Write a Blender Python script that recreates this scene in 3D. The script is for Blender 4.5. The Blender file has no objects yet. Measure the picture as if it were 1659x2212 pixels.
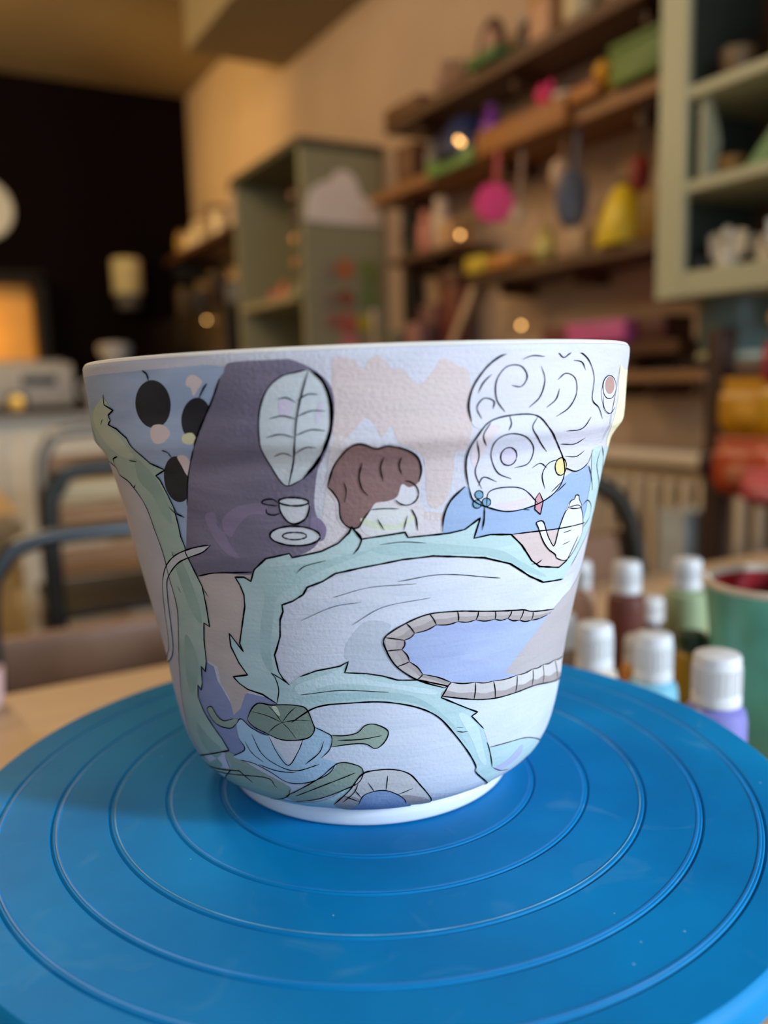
import bpy, bmesh, math, random
import numpy as np
from mathutils import Vector, Matrix
from mathutils.geometry import delaunay_2d_cdt

random.seed(7)
PI = math.pi
SC = bpy.context.scene

# ------------------------------------------------------------------ camera, world, lights, exposure
CAM_LOC = Vector((-0.13348, -0.24687, 0.98685))
CAM_F = Vector((0.48488, 0.86110, -0.15298))
CAM_R = Vector((0.86896, -0.49413, -0.02714))
CAM_U = Vector((0.09896, 0.11978, 0.98786))
cd = bpy.data.cameras.new('camera')
cam = bpy.data.objects.new('camera', cd)
SC.collection.objects.link(cam)
m3 = Matrix((CAM_R, CAM_U, -CAM_F)).transposed()
cam.matrix_world = Matrix.Translation(CAM_LOC) @ m3.to_4x4()
cd.sensor_fit = 'VERTICAL'
cd.sensor_height = 36.0
cd.sensor_width = 27.0
cd.lens = 29.44
cd.clip_start = 0.01
cd.dof.use_dof = True
cd.dof.focus_distance = 0.238
cd.dof.aperture_fstop = 5.9
SC.camera = cam

SC.view_settings.view_transform = 'Standard'
SC.view_settings.look = 'None'
SC.view_settings.gamma = 1.0
SC.view_settings.use_curve_mapping = False
SC.view_settings.exposure = 0.0
SC.cycles.use_denoising = True
SC.cycles.max_bounces = 6
SC.cycles.caustics_reflective = False
SC.cycles.caustics_refractive = False

w = bpy.data.worlds.new('world')
SC.world = w
w.use_nodes = True
w.node_tree.nodes['Background'].inputs[0].default_value = (0.6, 0.75, 1.0, 1)
w.node_tree.nodes['Background'].inputs[1].default_value = 0.4


def area_light(name, loc, target, sx, sy, power, col, spread=PI):
    ld = bpy.data.lights.new(name, 'AREA')
    ld.shape = 'RECTANGLE'
    ld.size = sx
    ld.size_y = sy
    ld.energy = power
    ld.color = col
    ld.spread = spread
    o = bpy.data.objects.new(name, ld)
    SC.collection.objects.link(o)
    o.location = loc
    d = Vector(target) - Vector(loc)
    o.rotation_euler = d.to_track_quat('-Z', 'Y').to_euler()
    return o


def point_light(name, loc, power, col, r=0.06):
    ld = bpy.data.lights.new(name, 'POINT')
    ld.energy = power
    ld.color = col
    ld.shadow_soft_size = r
    o = bpy.data.objects.new(name, ld)
    SC.collection.objects.link(o)
    o.location = loc
    return o


# daylight through the tall shop window pane beside the door (right, behind the camera) and the wide pane left of it
area_light('daylight_door_pane', (1.18, -1.56, 1.45), (0.0, 0.05, 0.9), 0.14, 0.34, 50.0, (0.69, 0.84, 1.0))
area_light('daylight_shop_window', (-0.15, -1.75, 1.55), (0.0, 0.3, 1.0), 1.7, 1.1, 17.0, (0.64, 0.82, 1.0))
# warm lamps of the room; the counter fill and corner spot are added
point_light('pendant_lamp_glow', (-0.45, 3.0, 1.95), 24.0, (1.0, 0.66, 0.22), 0.12)
point_light('ceiling_lamp_glow', (-0.2, 1.1, 2.30), 25.0, (1.0, 0.82, 0.62), 0.12)

point_light('added_counter_fill', (-0.5, 2.35, 2.15), 22.0, (1.0, 0.78, 0.5), 0.1)  # unseen warm light added to brighten the cream counter
sp = bpy.data.lights.new('added_corner_spot', 'SPOT')  # unseen spot added for the yellow pool of light on the corner wall
sp.energy = 75.0
sp.color = (1.0, 0.66, 0.22)
sp.spot_size = 0.9
sp.spot_blend = 1.0
sp.shadow_soft_size = 0.05
so = bpy.data.objects.new('added_corner_spot', sp)
SC.collection.objects.link(so)
so.location = (-0.5, 3.2, 1.9)
so.rotation_euler = (Vector((1.277, 3.55, 2.0)) - so.location).to_track_quat('-Z', 'Y').to_euler()

# ------------------------------------------------------------------ helpers


def lin(v):
    v = v / 255.0
    return v / 12.92 if v <= 0.04045 else ((v + 0.055) / 1.055) ** 2.4


def rgb(c):
    return (lin(c[0]), lin(c[1]), lin(c[2]), 1.0)


MATS = {}


def pm(name, c, rough=0.6, var=0.12, scale=18.0, bump=0.0, bscale=60.0, metal=0.0, emit=0.0, stretch=(1, 1, 1), trans=0.0, spec=0.5):
    """procedural material: base colour broken up by noise, fine relief by bump"""
    if name in MATS:
        return MATS[name]
    m = bpy.data.materials.new(name)
    m.use_nodes = True
    nt = m.node_tree
    b = nt.nodes['Principled BSDF']
    b.inputs['Roughness'].default_value = rough
    b.inputs['Metallic'].default_value = metal
    b.inputs['Specular IOR Level'].default_value = spec
    tc = nt.nodes.new('ShaderNodeTexCoord')
    mp = nt.nodes.new('ShaderNodeMapping')
    mp.inputs['Scale'].default_value = stretch
    nt.links.new(tc.outputs['Object'], mp.inputs['Vector'])
    n = nt.nodes.new('ShaderNodeTexNoise')
    n.inputs['Scale'].default_value = scale
    n.inputs['Detail'].default_value = 5
    nt.links.new(mp.outputs['Vector'], n.inputs['Vector'])
    r = nt.nodes.new('ShaderNodeValToRGB')
    a = rgb(c)
    r.color_ramp.elements[0].position = 0.3
    r.color_ramp.elements[1].position = 0.7
    r.color_ramp.elements[0].color = (a[0] * (1 - var), a[1] * (1 - var), a[2] * (1 - var), 1)
    r.color_ramp.elements[1].color = (min(1, a[0] * (1 + var)), min(1, a[1] * (1 + var)), min(1, a[2] * (1 + var)), 1)
    nt.links.new(n.outputs['Fac'], r.inputs['Fac'])
    nt.links.new(r.outputs['Color'], b.inputs['Base Color'])
    if bump:
        n2 = nt.nodes.new('ShaderNodeTexNoise')
        n2.inputs['Scale'].default_value = bscale
        n2.inputs['Detail'].default_value = 4
        nt.links.new(mp.outputs['Vector'], n2.inputs['Vector'])
        bp = nt.nodes.new('ShaderNodeBump')
        bp.inputs['Strength'].default_value = 1.0
        bp.inputs['Distance'].default_value = bump
        nt.links.new(n2.outputs['Fac'], bp.inputs['Height'])
        nt.links.new(bp.outputs['Normal'], b.inputs['Normal'])
    if emit:
        b.inputs['Emission Color'].default_value = a
        b.inputs['Emission Strength'].default_value = emit
    if trans:
        b.inputs['Transmission Weight'].default_value = trans
    MATS[name] = m
    return m


def link(o, parent=None):
    SC.collection.objects.link(o)
    if parent is not None:
        o.parent = parent
    return o


def obj(name, bm, mat, parent=None, smooth=True, loc=None, rot=None):
    me = bpy.data.meshes.new(name)
    bmesh.ops.recalc_face_normals(bm, faces=bm.faces[:])
    bm.to_mesh(me)
    bm.free()
    for mt in (mat if isinstance(mat, (list, tuple)) else [mat]):
        me.materials.append(mt)
    if smooth:
        for p in me.polygons:
            p.use_smooth = True
        try:
            me.set_sharp_from_angle(angle=math.radians(38))
        except Exception:
            pass
    o = bpy.data.objects.new(name, me)
    link(o, parent)
    if loc:
        o.location = loc
    if rot:
        o.rotation_euler = rot
    return o


def tag(o, label, cat, group=None):
    o['label'] = label
    o['category'] = cat
    if group:
        o['group'] = group
    return o


def thing(name, label, cat, loc=(0, 0, 0), rotz=0.0, group=None, rot=None):
    o = bpy.data.objects.new(name, None)
    o.empty_display_size = 0.02
    link(o)
    o.location = loc
    o.rotation_euler = rot if rot else (0, 0, rotz)
    return tag(o, label, cat, group)


def struct(name, bm, mat):
    o = obj(name, bm, mat, smooth=False)
    o['kind'] = 'structure'
    return o


def box(x0, x1, y0, y1, z0, z1, bev=0.0, bm=None, seg=2):
    bm = bm or bmesh.new()
    r = bmesh.ops.create_cube(bm, size=1.0)
    vs = r['verts']
    for v in vs:
        v.co = Vector(((x0 + x1) / 2 + v.co.x * (x1 - x0), (y0 + y1) / 2 + v.co.y * (y1 - y0), (z0 + z1) / 2 + v.co.z * (z1 - z0)))
    if bev:
        es = list({e for v in vs for e in v.link_edges})
        bmesh.ops.bevel(bm, geom=es, offset=bev, segments=seg, affect='EDGES', profile=0.5)
    return bm


def lathe(prof, n=32, bm=None, cap=True):
    """prof: (r, z) list from bottom to top around the z axis"""
    bm = bm or bmesh.new()
    rings = []
    for r, z in prof:
        if r < 1e-6:
            rings.append([bm.verts.new((0, 0, z))])
        else:
            rings.append([bm.verts.new((r * math.cos(2 * PI * k / n), r * math.sin(2 * PI * k / n), z)) for k in range(n)])
    for a, b in zip(rings[:-1], rings[1:]):
        for k in range(n):
            k2 = (k + 1) % n
            if len(a) == 1 and len(b) == 1:
                continue
            if len(a) == 1:
                bm.faces.new((a[0], b[k2], b[k]))
            elif len(b) == 1:
                bm.faces.new((a[k], a[k2], b[0]))
            else:
                bm.faces.new((a[k], a[k2], b[k2], b[k]))
    if cap:
        for rg in (rings[0], rings[-1]):
            if len(rg) > 2:
                bm.faces.new(rg)
    return bm


def catmull(pts, n=8, closed=False):
    P = [Vector(p) for p in pts]
    if len(P) < 3:
        return [P[0].lerp(P[-1], i / n) for i in range(n + 1)]
    out = []
    L = len(P)
    rng = range(L) if closed else range(L - 1)
    for i in rng:
        if closed:
            a, b, c, d = P[(i - 1) % L], P[i], P[(i + 1) % L], P[(i + 2) % L]
        else:
            a = P[i - 1] if i else P[0] * 2 - P[1]
            b, c = P[i], P[i + 1]
            d = P[i + 2] if i + 2 < L else P[-1] * 2 - P[-2]
        for k in range(n):
            t = k / n
            out.append(0.5 * ((2 * b) + (c - a) * t + (2 * a - 5 * b + 4 * c - d) * t * t + (3 * b - a - 3 * c + d) * t ** 3))
    if not closed:
        out.append(P[-1])
    return out


def tube(pts, r, n=10, bm=None, smooth=6):
    bm = bm or bmesh.new()
    pts = catmull(pts, smooth) if smooth else [Vector(p) for p in pts]
    rings = []
    ref = None
    for i, p in enumerate(pts):
        t = (pts[min(i + 1, len(pts) - 1)] - pts[max(i - 1, 0)]).normalized()
        if ref is None:
            ref = Vector((0, 0, 1)) if abs(t.z) < 0.9 else Vector((1, 0, 0))
        s = t.cross(ref).normalized()
        ref = s.cross(t).normalized()
        rr = r(i / (len(pts) - 1)) if callable(r) else r
        rings.append([bm.verts.new(p + (s * math.cos(2 * PI * k / n) + ref * math.sin(2 * PI * k / n)) * rr) for k in range(n)])
    for a, b in zip(rings[:-1], rings[1:]):
        for k in range(n):
            bm.faces.new((a[k], a[(k + 1) % n], b[(k + 1) % n], b[k]))
    bm.faces.new(rings[0])
    bm.faces.new(rings[-1])
    return bm


def blob(rx, ry, rz, c=(0, 0, 0), p=2.0, bm=None, u=16, v=10):
    """superellipsoid; p=2 an ellipsoid, larger p squarer"""
    bm = bm or bmesh.new()
    r = bmesh.ops.create_uvsphere(bm, u_segments=u, v_segments=v, radius=1.0)
    for q in r['verts']:
        d = q.co
        k = (abs(d.x) ** p + abs(d.y) ** p + abs(d.z) ** p) ** (-1 / p)
        q.co = Vector((c[0] + d.x * k * rx, c[1] + d.y * k * ry, c[2] + d.z * k * rz))
    return bm


def prism(outline, th, axis='x', bev=0.0, bm=None):
    """outline in the plane across the axis, thickness th centred on it"""
    bm = bm or bmesh.new()
    def mk(a, b, c):
        return {'x': (c, a, b), 'y': (a, c, b), 'z': (a, b, c)}[axis]
    f = [bm.verts.new(mk(a, b, -th / 2)) for a, b in outline]
    g = [bm.verts.new(mk(a, b, th / 2)) for a, b in outline]
    bm.faces.new(f)
    bm.faces.new(g[::-1])
    n = len(f)
    for i in range(n):
        bm.faces.new((f[i], f[(i + 1) % n], g[(i + 1) % n], g[i]))
    bmesh.ops.recalc_face_normals(bm, faces=bm.faces[:])
    if bev:
        es = [e for e in bm.edges if not any(len(x.verts) == 4 for x in e.link_faces) or any(len(x.verts) > 4 for x in e.link_faces)]
        bmesh.ops.bevel(bm, geom=es, offset=bev, segments=2, affect='EDGES')
    return bm


# ------------------------------------------------------------------ the room
X_WALL, Y_FAR, Z_CEIL = 1.277, 4.22, 2.46
X_LEFT, Y_BACK = -2.6, -1.95

plaster = pm('taupe_plaster', (192, 164, 138), 0.85, 0.07, 3.0, 0.0015, 40)
dark_paint = pm('dark_brown_paint', (14, 5, 3), 0.95, 0.2, 2.0, 0.001, 30, spec=0.1)
ceil_m = pm('ceiling_paint', (150, 128, 92), 0.9, 0.06, 2.0)
soffit_m = pm('soffit_paint', (150, 134, 104), 0.9, 0.06, 2.0)
floor_m = pm('brown_floor', (70, 48, 34), 0.6, 0.25, 4.0, stretch=(1, 8, 1))
wall_m = pm('cream_wall', (200, 190, 175), 0.9, 0.05, 2.0)

struct('floor', box(X_LEFT, X_WALL, Y_BACK, Y_FAR, -0.1, 0.0), floor_m)
struct('ceiling', box(X_LEFT, X_WALL, Y_BACK, Y_FAR, Z_CEIL, Z_CEIL + 0.1), ceil_m)
struct('wall_right', box(X_WALL, X_WALL + 0.1, Y_BACK, Y_FAR, 0, Z_CEIL), plaster)
struct('wall_far', box(X_LEFT, X_WALL, Y_FAR, Y_FAR + 0.1, 0, Z_CEIL), dark_paint)
struct('wall_left', box(X_LEFT - 0.1, X_LEFT, Y_BACK, Y_FAR, 0, Z_CEIL), wall_m)
# the shop front behind the camera: sill, piers and head leave the window openings
bm = box(X_LEFT, X_WALL, Y_BACK - 0.1, Y_BACK, 0, 0.7)
box(X_LEFT, X_WALL, Y_BACK - 0.1, Y_BACK, 2.25, Z_CEIL, bm=bm)
for a, b in ((X_LEFT, -1.9), (0.75, 0.85), (1.2, X_WALL)):
    box(a, b, Y_BACK - 0.1, Y_BACK, 0.7, 2.25, bm=bm)
struct('wall_back', bm, wall_m)
struct('trim_soffit', box(0.89, X_WALL, Y_BACK, 2.95, 2.2, Z_CEIL, .0), soffit_m)

# ------------------------------------------------------------------ worktable
light_wood = pm('pale_birch_wood', (214, 184, 146), 0.45, 0.09, 6.0, 0.0004, 50, stretch=(1, 10, 1))
steel = pm('grey_steel_tube', (84, 88, 92), 0.35, 0.12, 10, metal=0.85)
t = thing('worktable', 'pale birch worktable under the blue turntable', 'table', (0, -0.25, 0))
obj('table_top', box(-1.1, 1.02, -0.72, 0.71, 0.72, 0.75, 0.004), light_wood, t)
for x in (-1.0, 0.94):
    for y in (-0.64, 0.63):
        obj('leg', box(x - 0.03, x + 0.03, y - 0.03, y + 0.03, 0, 0.72, 0.004), light_wood, t, smooth=False)

# ------------------------------------------------------------------ turntable (banding wheel)
Z0 = 0.85


def disc_material():
    m = bpy.data.materials.new('worn_blue_plastic')
    m.use_nodes = True
    nt = m.node_tree
    N, Lk = nt.nodes.new, nt.links.new
    b = nt.nodes['Principled BSDF']
    tc = N('ShaderNodeTexCoord')
    n1 = N('ShaderNodeTexNoise'); n1.inputs['Scale'].default_value = 14; n1.inputs['Detail'].default_value = 6
    Lk(tc.outputs['Object'], n1.inputs['Vector'])
    r1 = N('ShaderNodeValToRGB')
    r1.color_ramp.elements[0].position = 0.35; r1.color_ramp.elements[0].color = rgb((0, 116, 176))
    r1.color_ramp.elements[1].position = 0.72; r1.color_ramp.elements[1].color = rgb((0, 140, 202))
    Lk(n1.outputs['Fac'], r1.inputs['Fac'])
    # dusty smears
    n2 = N('ShaderNodeTexNoise'); n2.inputs['Scale'].default_value = 45; n2.inputs['Detail'].default_value = 8; n2.inputs['Distortion'].default_value = 1.2
    Lk(tc.outputs['Object'], n2.inputs['Vector'])
    r2 = N('ShaderNodeValToRGB'); r2.color_ramp.elements[0].position = 0.60; r2.color_ramp.elements[1].position = 0.85
    r2.color_ramp.elements[1].color = (0.35, 0.35, 0.35, 1)
    Lk(n2.outputs['Fac'], r2.inputs['Fac'])
    mx = N('ShaderNodeMix'); mx.data_type = 'RGBA'
    Lk(r2.outputs['Color'], mx.inputs[0]); Lk(r1.outputs['Color'], mx.inputs[6]); mx.inputs[7].default_value = rgb((110, 160, 190))
    # little specks of dried clay
    v = N('ShaderNodeTexVoronoi'); v.inputs['Scale'].default_value = 150; v.inputs['Randomness'].default_value = 1
    Lk(tc.outputs['Object'], v.inputs['Vector'])
    lt = N('ShaderNodeMath'); lt.operation = 'LESS_THAN'; lt.inputs[1].default_value = 0.045
    Lk(v.outputs['Distance'], lt.inputs[0])
    n3 = N('ShaderNodeTexNoise'); n3.inputs['Scale'].default_value = 30
    Lk(tc.outputs['Object'], n3.inputs['Vector'])
    gt = N('ShaderNodeMath'); gt.operation = 'GREATER_THAN'; gt.inputs[1].default_value = 0.60
    Lk(n3.outputs['Fac'], gt.inputs[0])
    mu = N('ShaderNodeMath'); mu.operation = 'MULTIPLY'
    Lk(lt.outputs[0], mu.inputs[0]); Lk(gt.outputs[0], mu.inputs[1])
    mx2 = N('ShaderNodeMix'); mx2.data_type = 'RGBA'
    Lk(mu.outputs[0], mx2.inputs[0]); Lk(mx.outputs[2], mx2.inputs[6]); mx2.inputs[7].default_value = rgb((150, 190, 210))
    Lk(mx2.outputs[2], b.inputs['Base Color'])
    rr = N('ShaderNodeMapRange'); rr.inputs[3].default_value = 0.42; rr.inputs[4].default_value = 0.62
    Lk(n2.outputs['Fac'], rr.inputs[0]); Lk(rr.outputs[0], b.inputs['Roughness'])
    b.inputs['Specular IOR Level'].default_value = 0.14
    bp = N('ShaderNodeBump'); bp.inputs['Distance'].default_value = 0.0002; bp.inputs['Strength'].default_value = 0.6
    Lk(n2.outputs['Fac'], bp.inputs['Height']); Lk(bp.outputs['Normal'], b.inputs['Normal'])
    return m


blue_m = disc_material()
ridge_m = pm('scuffed_blue_ridge', (90, 150, 186), 0.5, 0.45, 60.0, 0.0003, 200)
ridge_dk = pm('blue_ridge', (4, 128, 196), 0.45, 0.15, 60.0)
tt = thing('turntable', 'round blue plastic banding wheel with raised rings carrying the painted pot', 'turntable', (0, 0, 0.75))
R = 0.1412
prof = [(0, 0.0875), (R - 0.012, 0.0875), (R - 0.004, 0.088), (R, 0.091), (R + 0.0004, 0.0955), (R - 0.0004, 0.0985), (R - 0.0022, 0.1)]
for rr_ in (0.1255, 0.1080, 0.0905, 0.0723, 0.0544):
    prof += [(rr_ + 0.0011, 0.1), (rr_ + 0.0005, 0.0994), (rr_ - 0.0001, 0.1)]
prof += [(0.02, 0.1), (0, 0.1)]
obj('disc', lathe(prof, 256), blue_m, tt)
RIDGE_W = {0.1255: (0.0009, 0.00040), 0.1080: (0.0009, 0.00032), 0.0905: (0.0004, 0.00035), 0.0723: (0.0008, 0.00018), 0.0544: (0.0007, 0.00016)}
for rr_, (wd, ht) in RIDGE_W.items():
    pr = []
    for k in range(9):
        a = PI * k / 8
        pr.append((rr_ - 0.0012 + wd * .62 * math.cos(a), 0.1 + ht * .55 * math.sin(a) - 0.00003))
    obj('ring_ridge', lathe(pr, 256, cap=False), ridge_m if rr_ in (0.0905,) else ridge_dk, tt)
obj('hub', lathe([(0.0, 0.03), (0.022, 0.03), (0.022, 0.06), (0.045, 0.0875), (0, 0.0875)], 48), pm('black_iron', (30, 32, 36), 0.4, metal=0.6), tt)
obj('base', lathe([(0.0, 0.0), (0.082, 0.0), (0.085, 0.004), (0.080, 0.012), (0.03, 0.03), (0, 0.03)], 64), MATS['black_iron'], tt)

# ------------------------------------------------------------------ the painted pot
POT_C = Vector((0.00369, 0.01187, 0))   # axis of the pot on the disc
PR = [(.0485, 0), (.0499, .0008), (.0504, .0035), (.0500, .0066), (.0512, .0074), (.0545, .0086), (.0587, .0112), (.0622, .0146), (.0649, .0200), (.0669, .0270), (.0687, .0370), (.0702, .0480), (.0727, .0610), (.0757, .0755), (.0782, .0880), (.0811, .1035), (.0837, .1145), (.0844, .1170), (.0859, .1195), (.0878, .1222), (.0883, .1250), (.0886, .1300), (.0890, .1370), (.0896, .1428), (.0895, .1447), (.0886, .1459), (.0870, .1462), (.0852, .1456)]
SHEAR = 0.013


def profile_spline(pr, n=8):
    pr = np.array(pr)
    P = np.vstack([2 * pr[0] - pr[1], pr, 2 * pr[-1] - pr[-2]])
    o = []
    for i in range(1, len(P) - 2):
        d = [max(np.linalg.norm(P[j + 1] - P[j]), 1e-9) ** .5 for j in (i - 1, i, i + 1)]
        t0 = 0; t1 = d[0]; t2 = t1 + d[1]; t3 = t2 + d[2]
        for t in np.linspace(t1, t2, n, endpoint=False):
            A1 = (t1 - t) / (t1 - t0) * P[i - 1] + (t - t0) / (t1 - t0) * P[i]
            A2 = (t2 - t) / (t2 - t1) * P[i] + (t - t1) / (t2 - t1) * P[i + 1]
            A3 = (t3 - t) / (t3 - t2) * P[i + 1] + (t - t2) / (t3 - t2) * P[i + 2]
            B1 = (t2 - t) / (t2 - t0) * A1 + (t - t0) / (t2 - t0) * A2
            B2 = (t3 - t) / (t3 - t1) * A2 + (t - t1) / (t3 - t1) * A3
            o.append((t2 - t) / (t2 - t1) * B1 + (t - t1) / (t2 - t1) * B2)
    o.append(P[-2])
    return np.array(o)


SP = profile_spline(PR)
S2 = SP[SP[:, 1] > .004]
S2 = S2[:int(np.argmax(S2[:, 1])) + 1]


def pot_xyz(th, z, off=0.0):
    """point on the outer wall; th from the front (-Y of the pot) to the right, off outwards along the normal"""
    th = np.asarray(th, float); z = np.asarray(z, float)
    r = np.interp(z, S2[:, 1], S2[:, 0])
    e = 0.0004
    dr = (np.interp(z + e, S2[:, 1], S2[:, 0]) - np.interp(z - e, S2[:, 1], S2[:, 0])) / (2 * e)
    nl = np.sqrt(1 + dr * dr)
    nr, nz = 1 / nl, -dr / nl
    rr = r + off * nr
    x = rr * np.sin(th)
    X = np.stack([x, -rr * np.cos(th), z + off * nz + SHEAR * z / .15 * x], -1)
    Nn = np.stack([nr * np.sin(th), -nr * np.cos(th), nz], -1)
    return X, Nn


def paint(name, c, c2=None, dark=0.0, pits=0.5, rough=0.62):
    """matt brushed acrylic: two tones mixed along brush strokes, pitted bisque relief showing through"""
    if name in MATS:
        return MATS[name]
    m = bpy.data.materials.new(name)
    m.use_nodes = True
    nt = m.node_tree
    N, Lk = nt.nodes.new, nt.links.new
    b = nt.nodes['Principled BSDF']
    b.inputs['Roughness'].default_value = rough
    b.inputs['Specular IOR Level'].default_value = 0.25
    uv = N('ShaderNodeTexCoord')
    mp = N('ShaderNodeMapping'); mp.inputs['Scale'].default_value = (22, 70, 22); mp.inputs['Rotation'].default_value = (0, 0, 0.25)
    Lk(uv.outputs['UV'], mp.inputs['Vector'])
    n = N('ShaderNodeTexNoise'); n.inputs['Scale'].default_value = 1.6; n.inputs['Detail'].default_value = 7; n.inputs['Distortion'].default_value = 0.6
    Lk(mp.outputs['Vector'], n.inputs['Vector'])
    r = N('ShaderNodeValToRGB')
    c2 = c2 or tuple(max(0, v - 14) for v in c)
    r.color_ramp.elements[0].position = 0.34; r.color_ramp.elements[0].color = rgb(c2)
    r.color_ramp.elements[1].position = 0.62; r.color_ramp.elements[1].color = rgb(c)
    Lk(n.outputs['Fac'], r.inputs['Fac'])
    Lk(r.outputs['Color'], b.inputs['Base Color'])
    mp2 = N('ShaderNodeMapping'); mp2.inputs['Scale'].default_value = (60, 420, 60); mp2.inputs['Rotation'].default_value = (0, 0, 0.12)
    Lk(uv.outputs['UV'], mp2.inputs['Vector'])
    st = N('ShaderNodeTexNoise'); st.inputs['Scale'].default_value = 1.0; st.inputs['Detail'].default_value = 4; st.inputs['Distortion'].default_value = 0.8
    Lk(mp2.outputs['Vector'], st.inputs['Vector'])
    pt = N('ShaderNodeTexNoise'); pt.inputs['Scale'].default_value = 900; pt.inputs['Detail'].default_value = 3
    Lk(uv.outputs['UV'], pt.inputs['Vector'])
    ad = N('ShaderNodeMath'); ad.operation = 'MULTIPLY_ADD'; ad.inputs[1].default_value = pits
    Lk(pt.outputs['Fac'], ad.inputs[0]); Lk(st.outputs['Fac'], ad.inputs[2])
    bp = N('ShaderNodeBump'); bp.inputs['Distance'].default_value = 0.0002; bp.inputs['Strength'].default_value = 0.8
    Lk(ad.outputs[0], bp.inputs['Height']); Lk(bp.outputs['Normal'], b.inputs['Normal'])
    MATS[name] = m
    return m


PAINT = {
    'wash': ((202, 203, 216), (192, 194, 208)), 'sky': ((164, 186, 220), (146, 170, 206)), 'rose': ((208, 190, 188), (200, 184, 184)),
    'pinky': ((212, 204, 208), (206, 198, 204)), 'beige': ((196, 180, 172), (184, 170, 166)), 'peri': ((142, 150, 190), (128, 138, 182)),
    'peri2': ((178, 184, 220), (170, 176, 214)), 'palelav': ((196, 194, 200), (186, 186, 194)), 'peach': ((208, 194, 186), (200, 188, 182)),
    'scroll': ((206, 212, 226), (196, 204, 220)), 'scroll2': ((188, 196, 210), (180, 190, 204)), 'ice': ((204, 214, 228), (198, 208, 224)),
    'greenleft': ((172, 194, 182), (158, 186, 174)), 'greenpale': ((190, 204, 182), (180, 198, 176)), 'greendark': ((140, 172, 160), (150, 180, 166)),
    'teal': ((180, 209, 210), (168, 200, 202)), 'tealdark': ((158, 192, 194), (166, 200, 202)), 'teallight': ((196, 220, 224), (186, 214, 216)),
    'yellow': ((232, 226, 186), (226, 220, 178)), 'plum': ((128, 120, 144), (106, 100, 124)), 'plumlight': ((142, 128, 160), (126, 112, 146)),
    'palegrey': ((200, 210, 216), (190, 202, 210)), 'lilac': ((204, 198, 222), (196, 190, 214)), 'cupwhite': ((206, 212, 220), (200, 206, 214)),
    'char': ((44, 46, 54), (30, 32, 40)), 'petal': ((222, 206, 206), (212, 196, 198)), 'petaly': ((222, 224, 178), (212, 214, 170)),
    'russet': ((140, 104, 100), (126, 94, 92)), 'palebloom': ((212, 212, 220), (206, 206, 214)), 'cream': ((212, 214, 214), (204, 206, 208)),
    'limepale': ((208, 218, 190), (198, 208, 182)), 'blue': ((146, 174, 214), (138, 166, 208)), 'tan': ((206, 186, 182), (198, 180, 176)),
    'lav': ((204, 204, 218), (198, 198, 212)), 'bloom': ((208, 211, 226), (200, 203, 220)), 'bloompink': ((216, 202, 208), (210, 198, 206)),
    'glassblue': ((110, 160, 190), (96, 146, 178)), 'gold': ((232, 214, 146), (224, 204, 134)), 'coral': ((204, 146, 156), (196, 136, 148)),
    'potwhite': ((216, 218, 226), (206, 210, 220)), 'lavgrey': ((206, 202, 212), (200, 196, 206)), 'tea': ((180, 140, 132), (172, 132, 124)),
    'pond': ((162, 180, 220), (152, 168, 212)), 'taupe': ((182, 174, 176), (176, 168, 170)), 'stone': ((190, 180, 178), (176, 166, 164)),
    'stonelight': ((206, 202, 200), (196, 190, 188)), 'stonedark': ((162, 150, 148), (170, 158, 156)), 'blue2': ((134, 158, 200), (110, 134, 180)),
    'sage': ((152, 170, 152), (144, 160, 144)), 'sagelight': ((182, 208, 206), (172, 200, 198)), 'sagedark': ((132, 152, 136), (124, 142, 128)),
    'skyblue': ((172, 204, 226), (162, 196, 220)), 'tendril': ((196, 200, 206), (186, 190, 198)),
    'ink': ((74, 80, 94), (58, 64, 78)),
}


def soften(c, g=0.16):
    m_ = sum(c) / 3
    q = [v + (m_ - v) * g for v in c]
    return (min(242, q[0] * 1.0), q[1] * 0.995, min(245, q[2] * 1.0))


def paint_mat(k):
    return paint('paint_' + k, soften(PAINT[k][0]), soften(PAINT[k][1]), pits=1.1 if k in ('plum', 'russet', 'rose', 'pinky', 'wash') else 0.6)


def arrays_to_object(name, parts, parent, mats):
    """parts: list of (verts Nx3, normals Nx3, uv Nx2, faces, material index)"""
    V, NN, UV, F, MI = [], [], [], [], []
    o = 0
    for v, n, u, f, mi in parts:
        V.append(v); NN.append(n); UV.append(u)
        F += [tuple(i + o for i in q) for q in f]
        MI += [mi] * len(f)
        o += len(v)
    V = np.vstack(V); NN = np.vstack(NN); UV = np.vstack(UV)
    me = bpy.data.meshes.new(name)
    me.from_pydata(V.tolist(), [], F)
    for mt in mats:
        me.materials.append(mt)
    me.polygons.foreach_set('material_index', MI)
    me.polygons.foreach_set('use_smooth', [True] * len(F))
    uvl = me.uv_layers.new(name='UVMap')
    li = np.empty(len(me.loops), int)
    me.loops.foreach_get('vertex_index', li)
    uvl.data.foreach_set('uv', UV[li].ravel())
    me.update()
    me.normals_split_custom_set_from_vertices(NN.tolist())
    ob = bpy.data.objects.new(name, me)
    link(ob, parent)
    return ob


pot = thing('flower_pot', 'white ceramic flower pot painted with pale landscape, plum rock and teal foliage', 'pot',
            (POT_C.x, POT_C.y, Z0), -math.radians(28.4))


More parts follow.
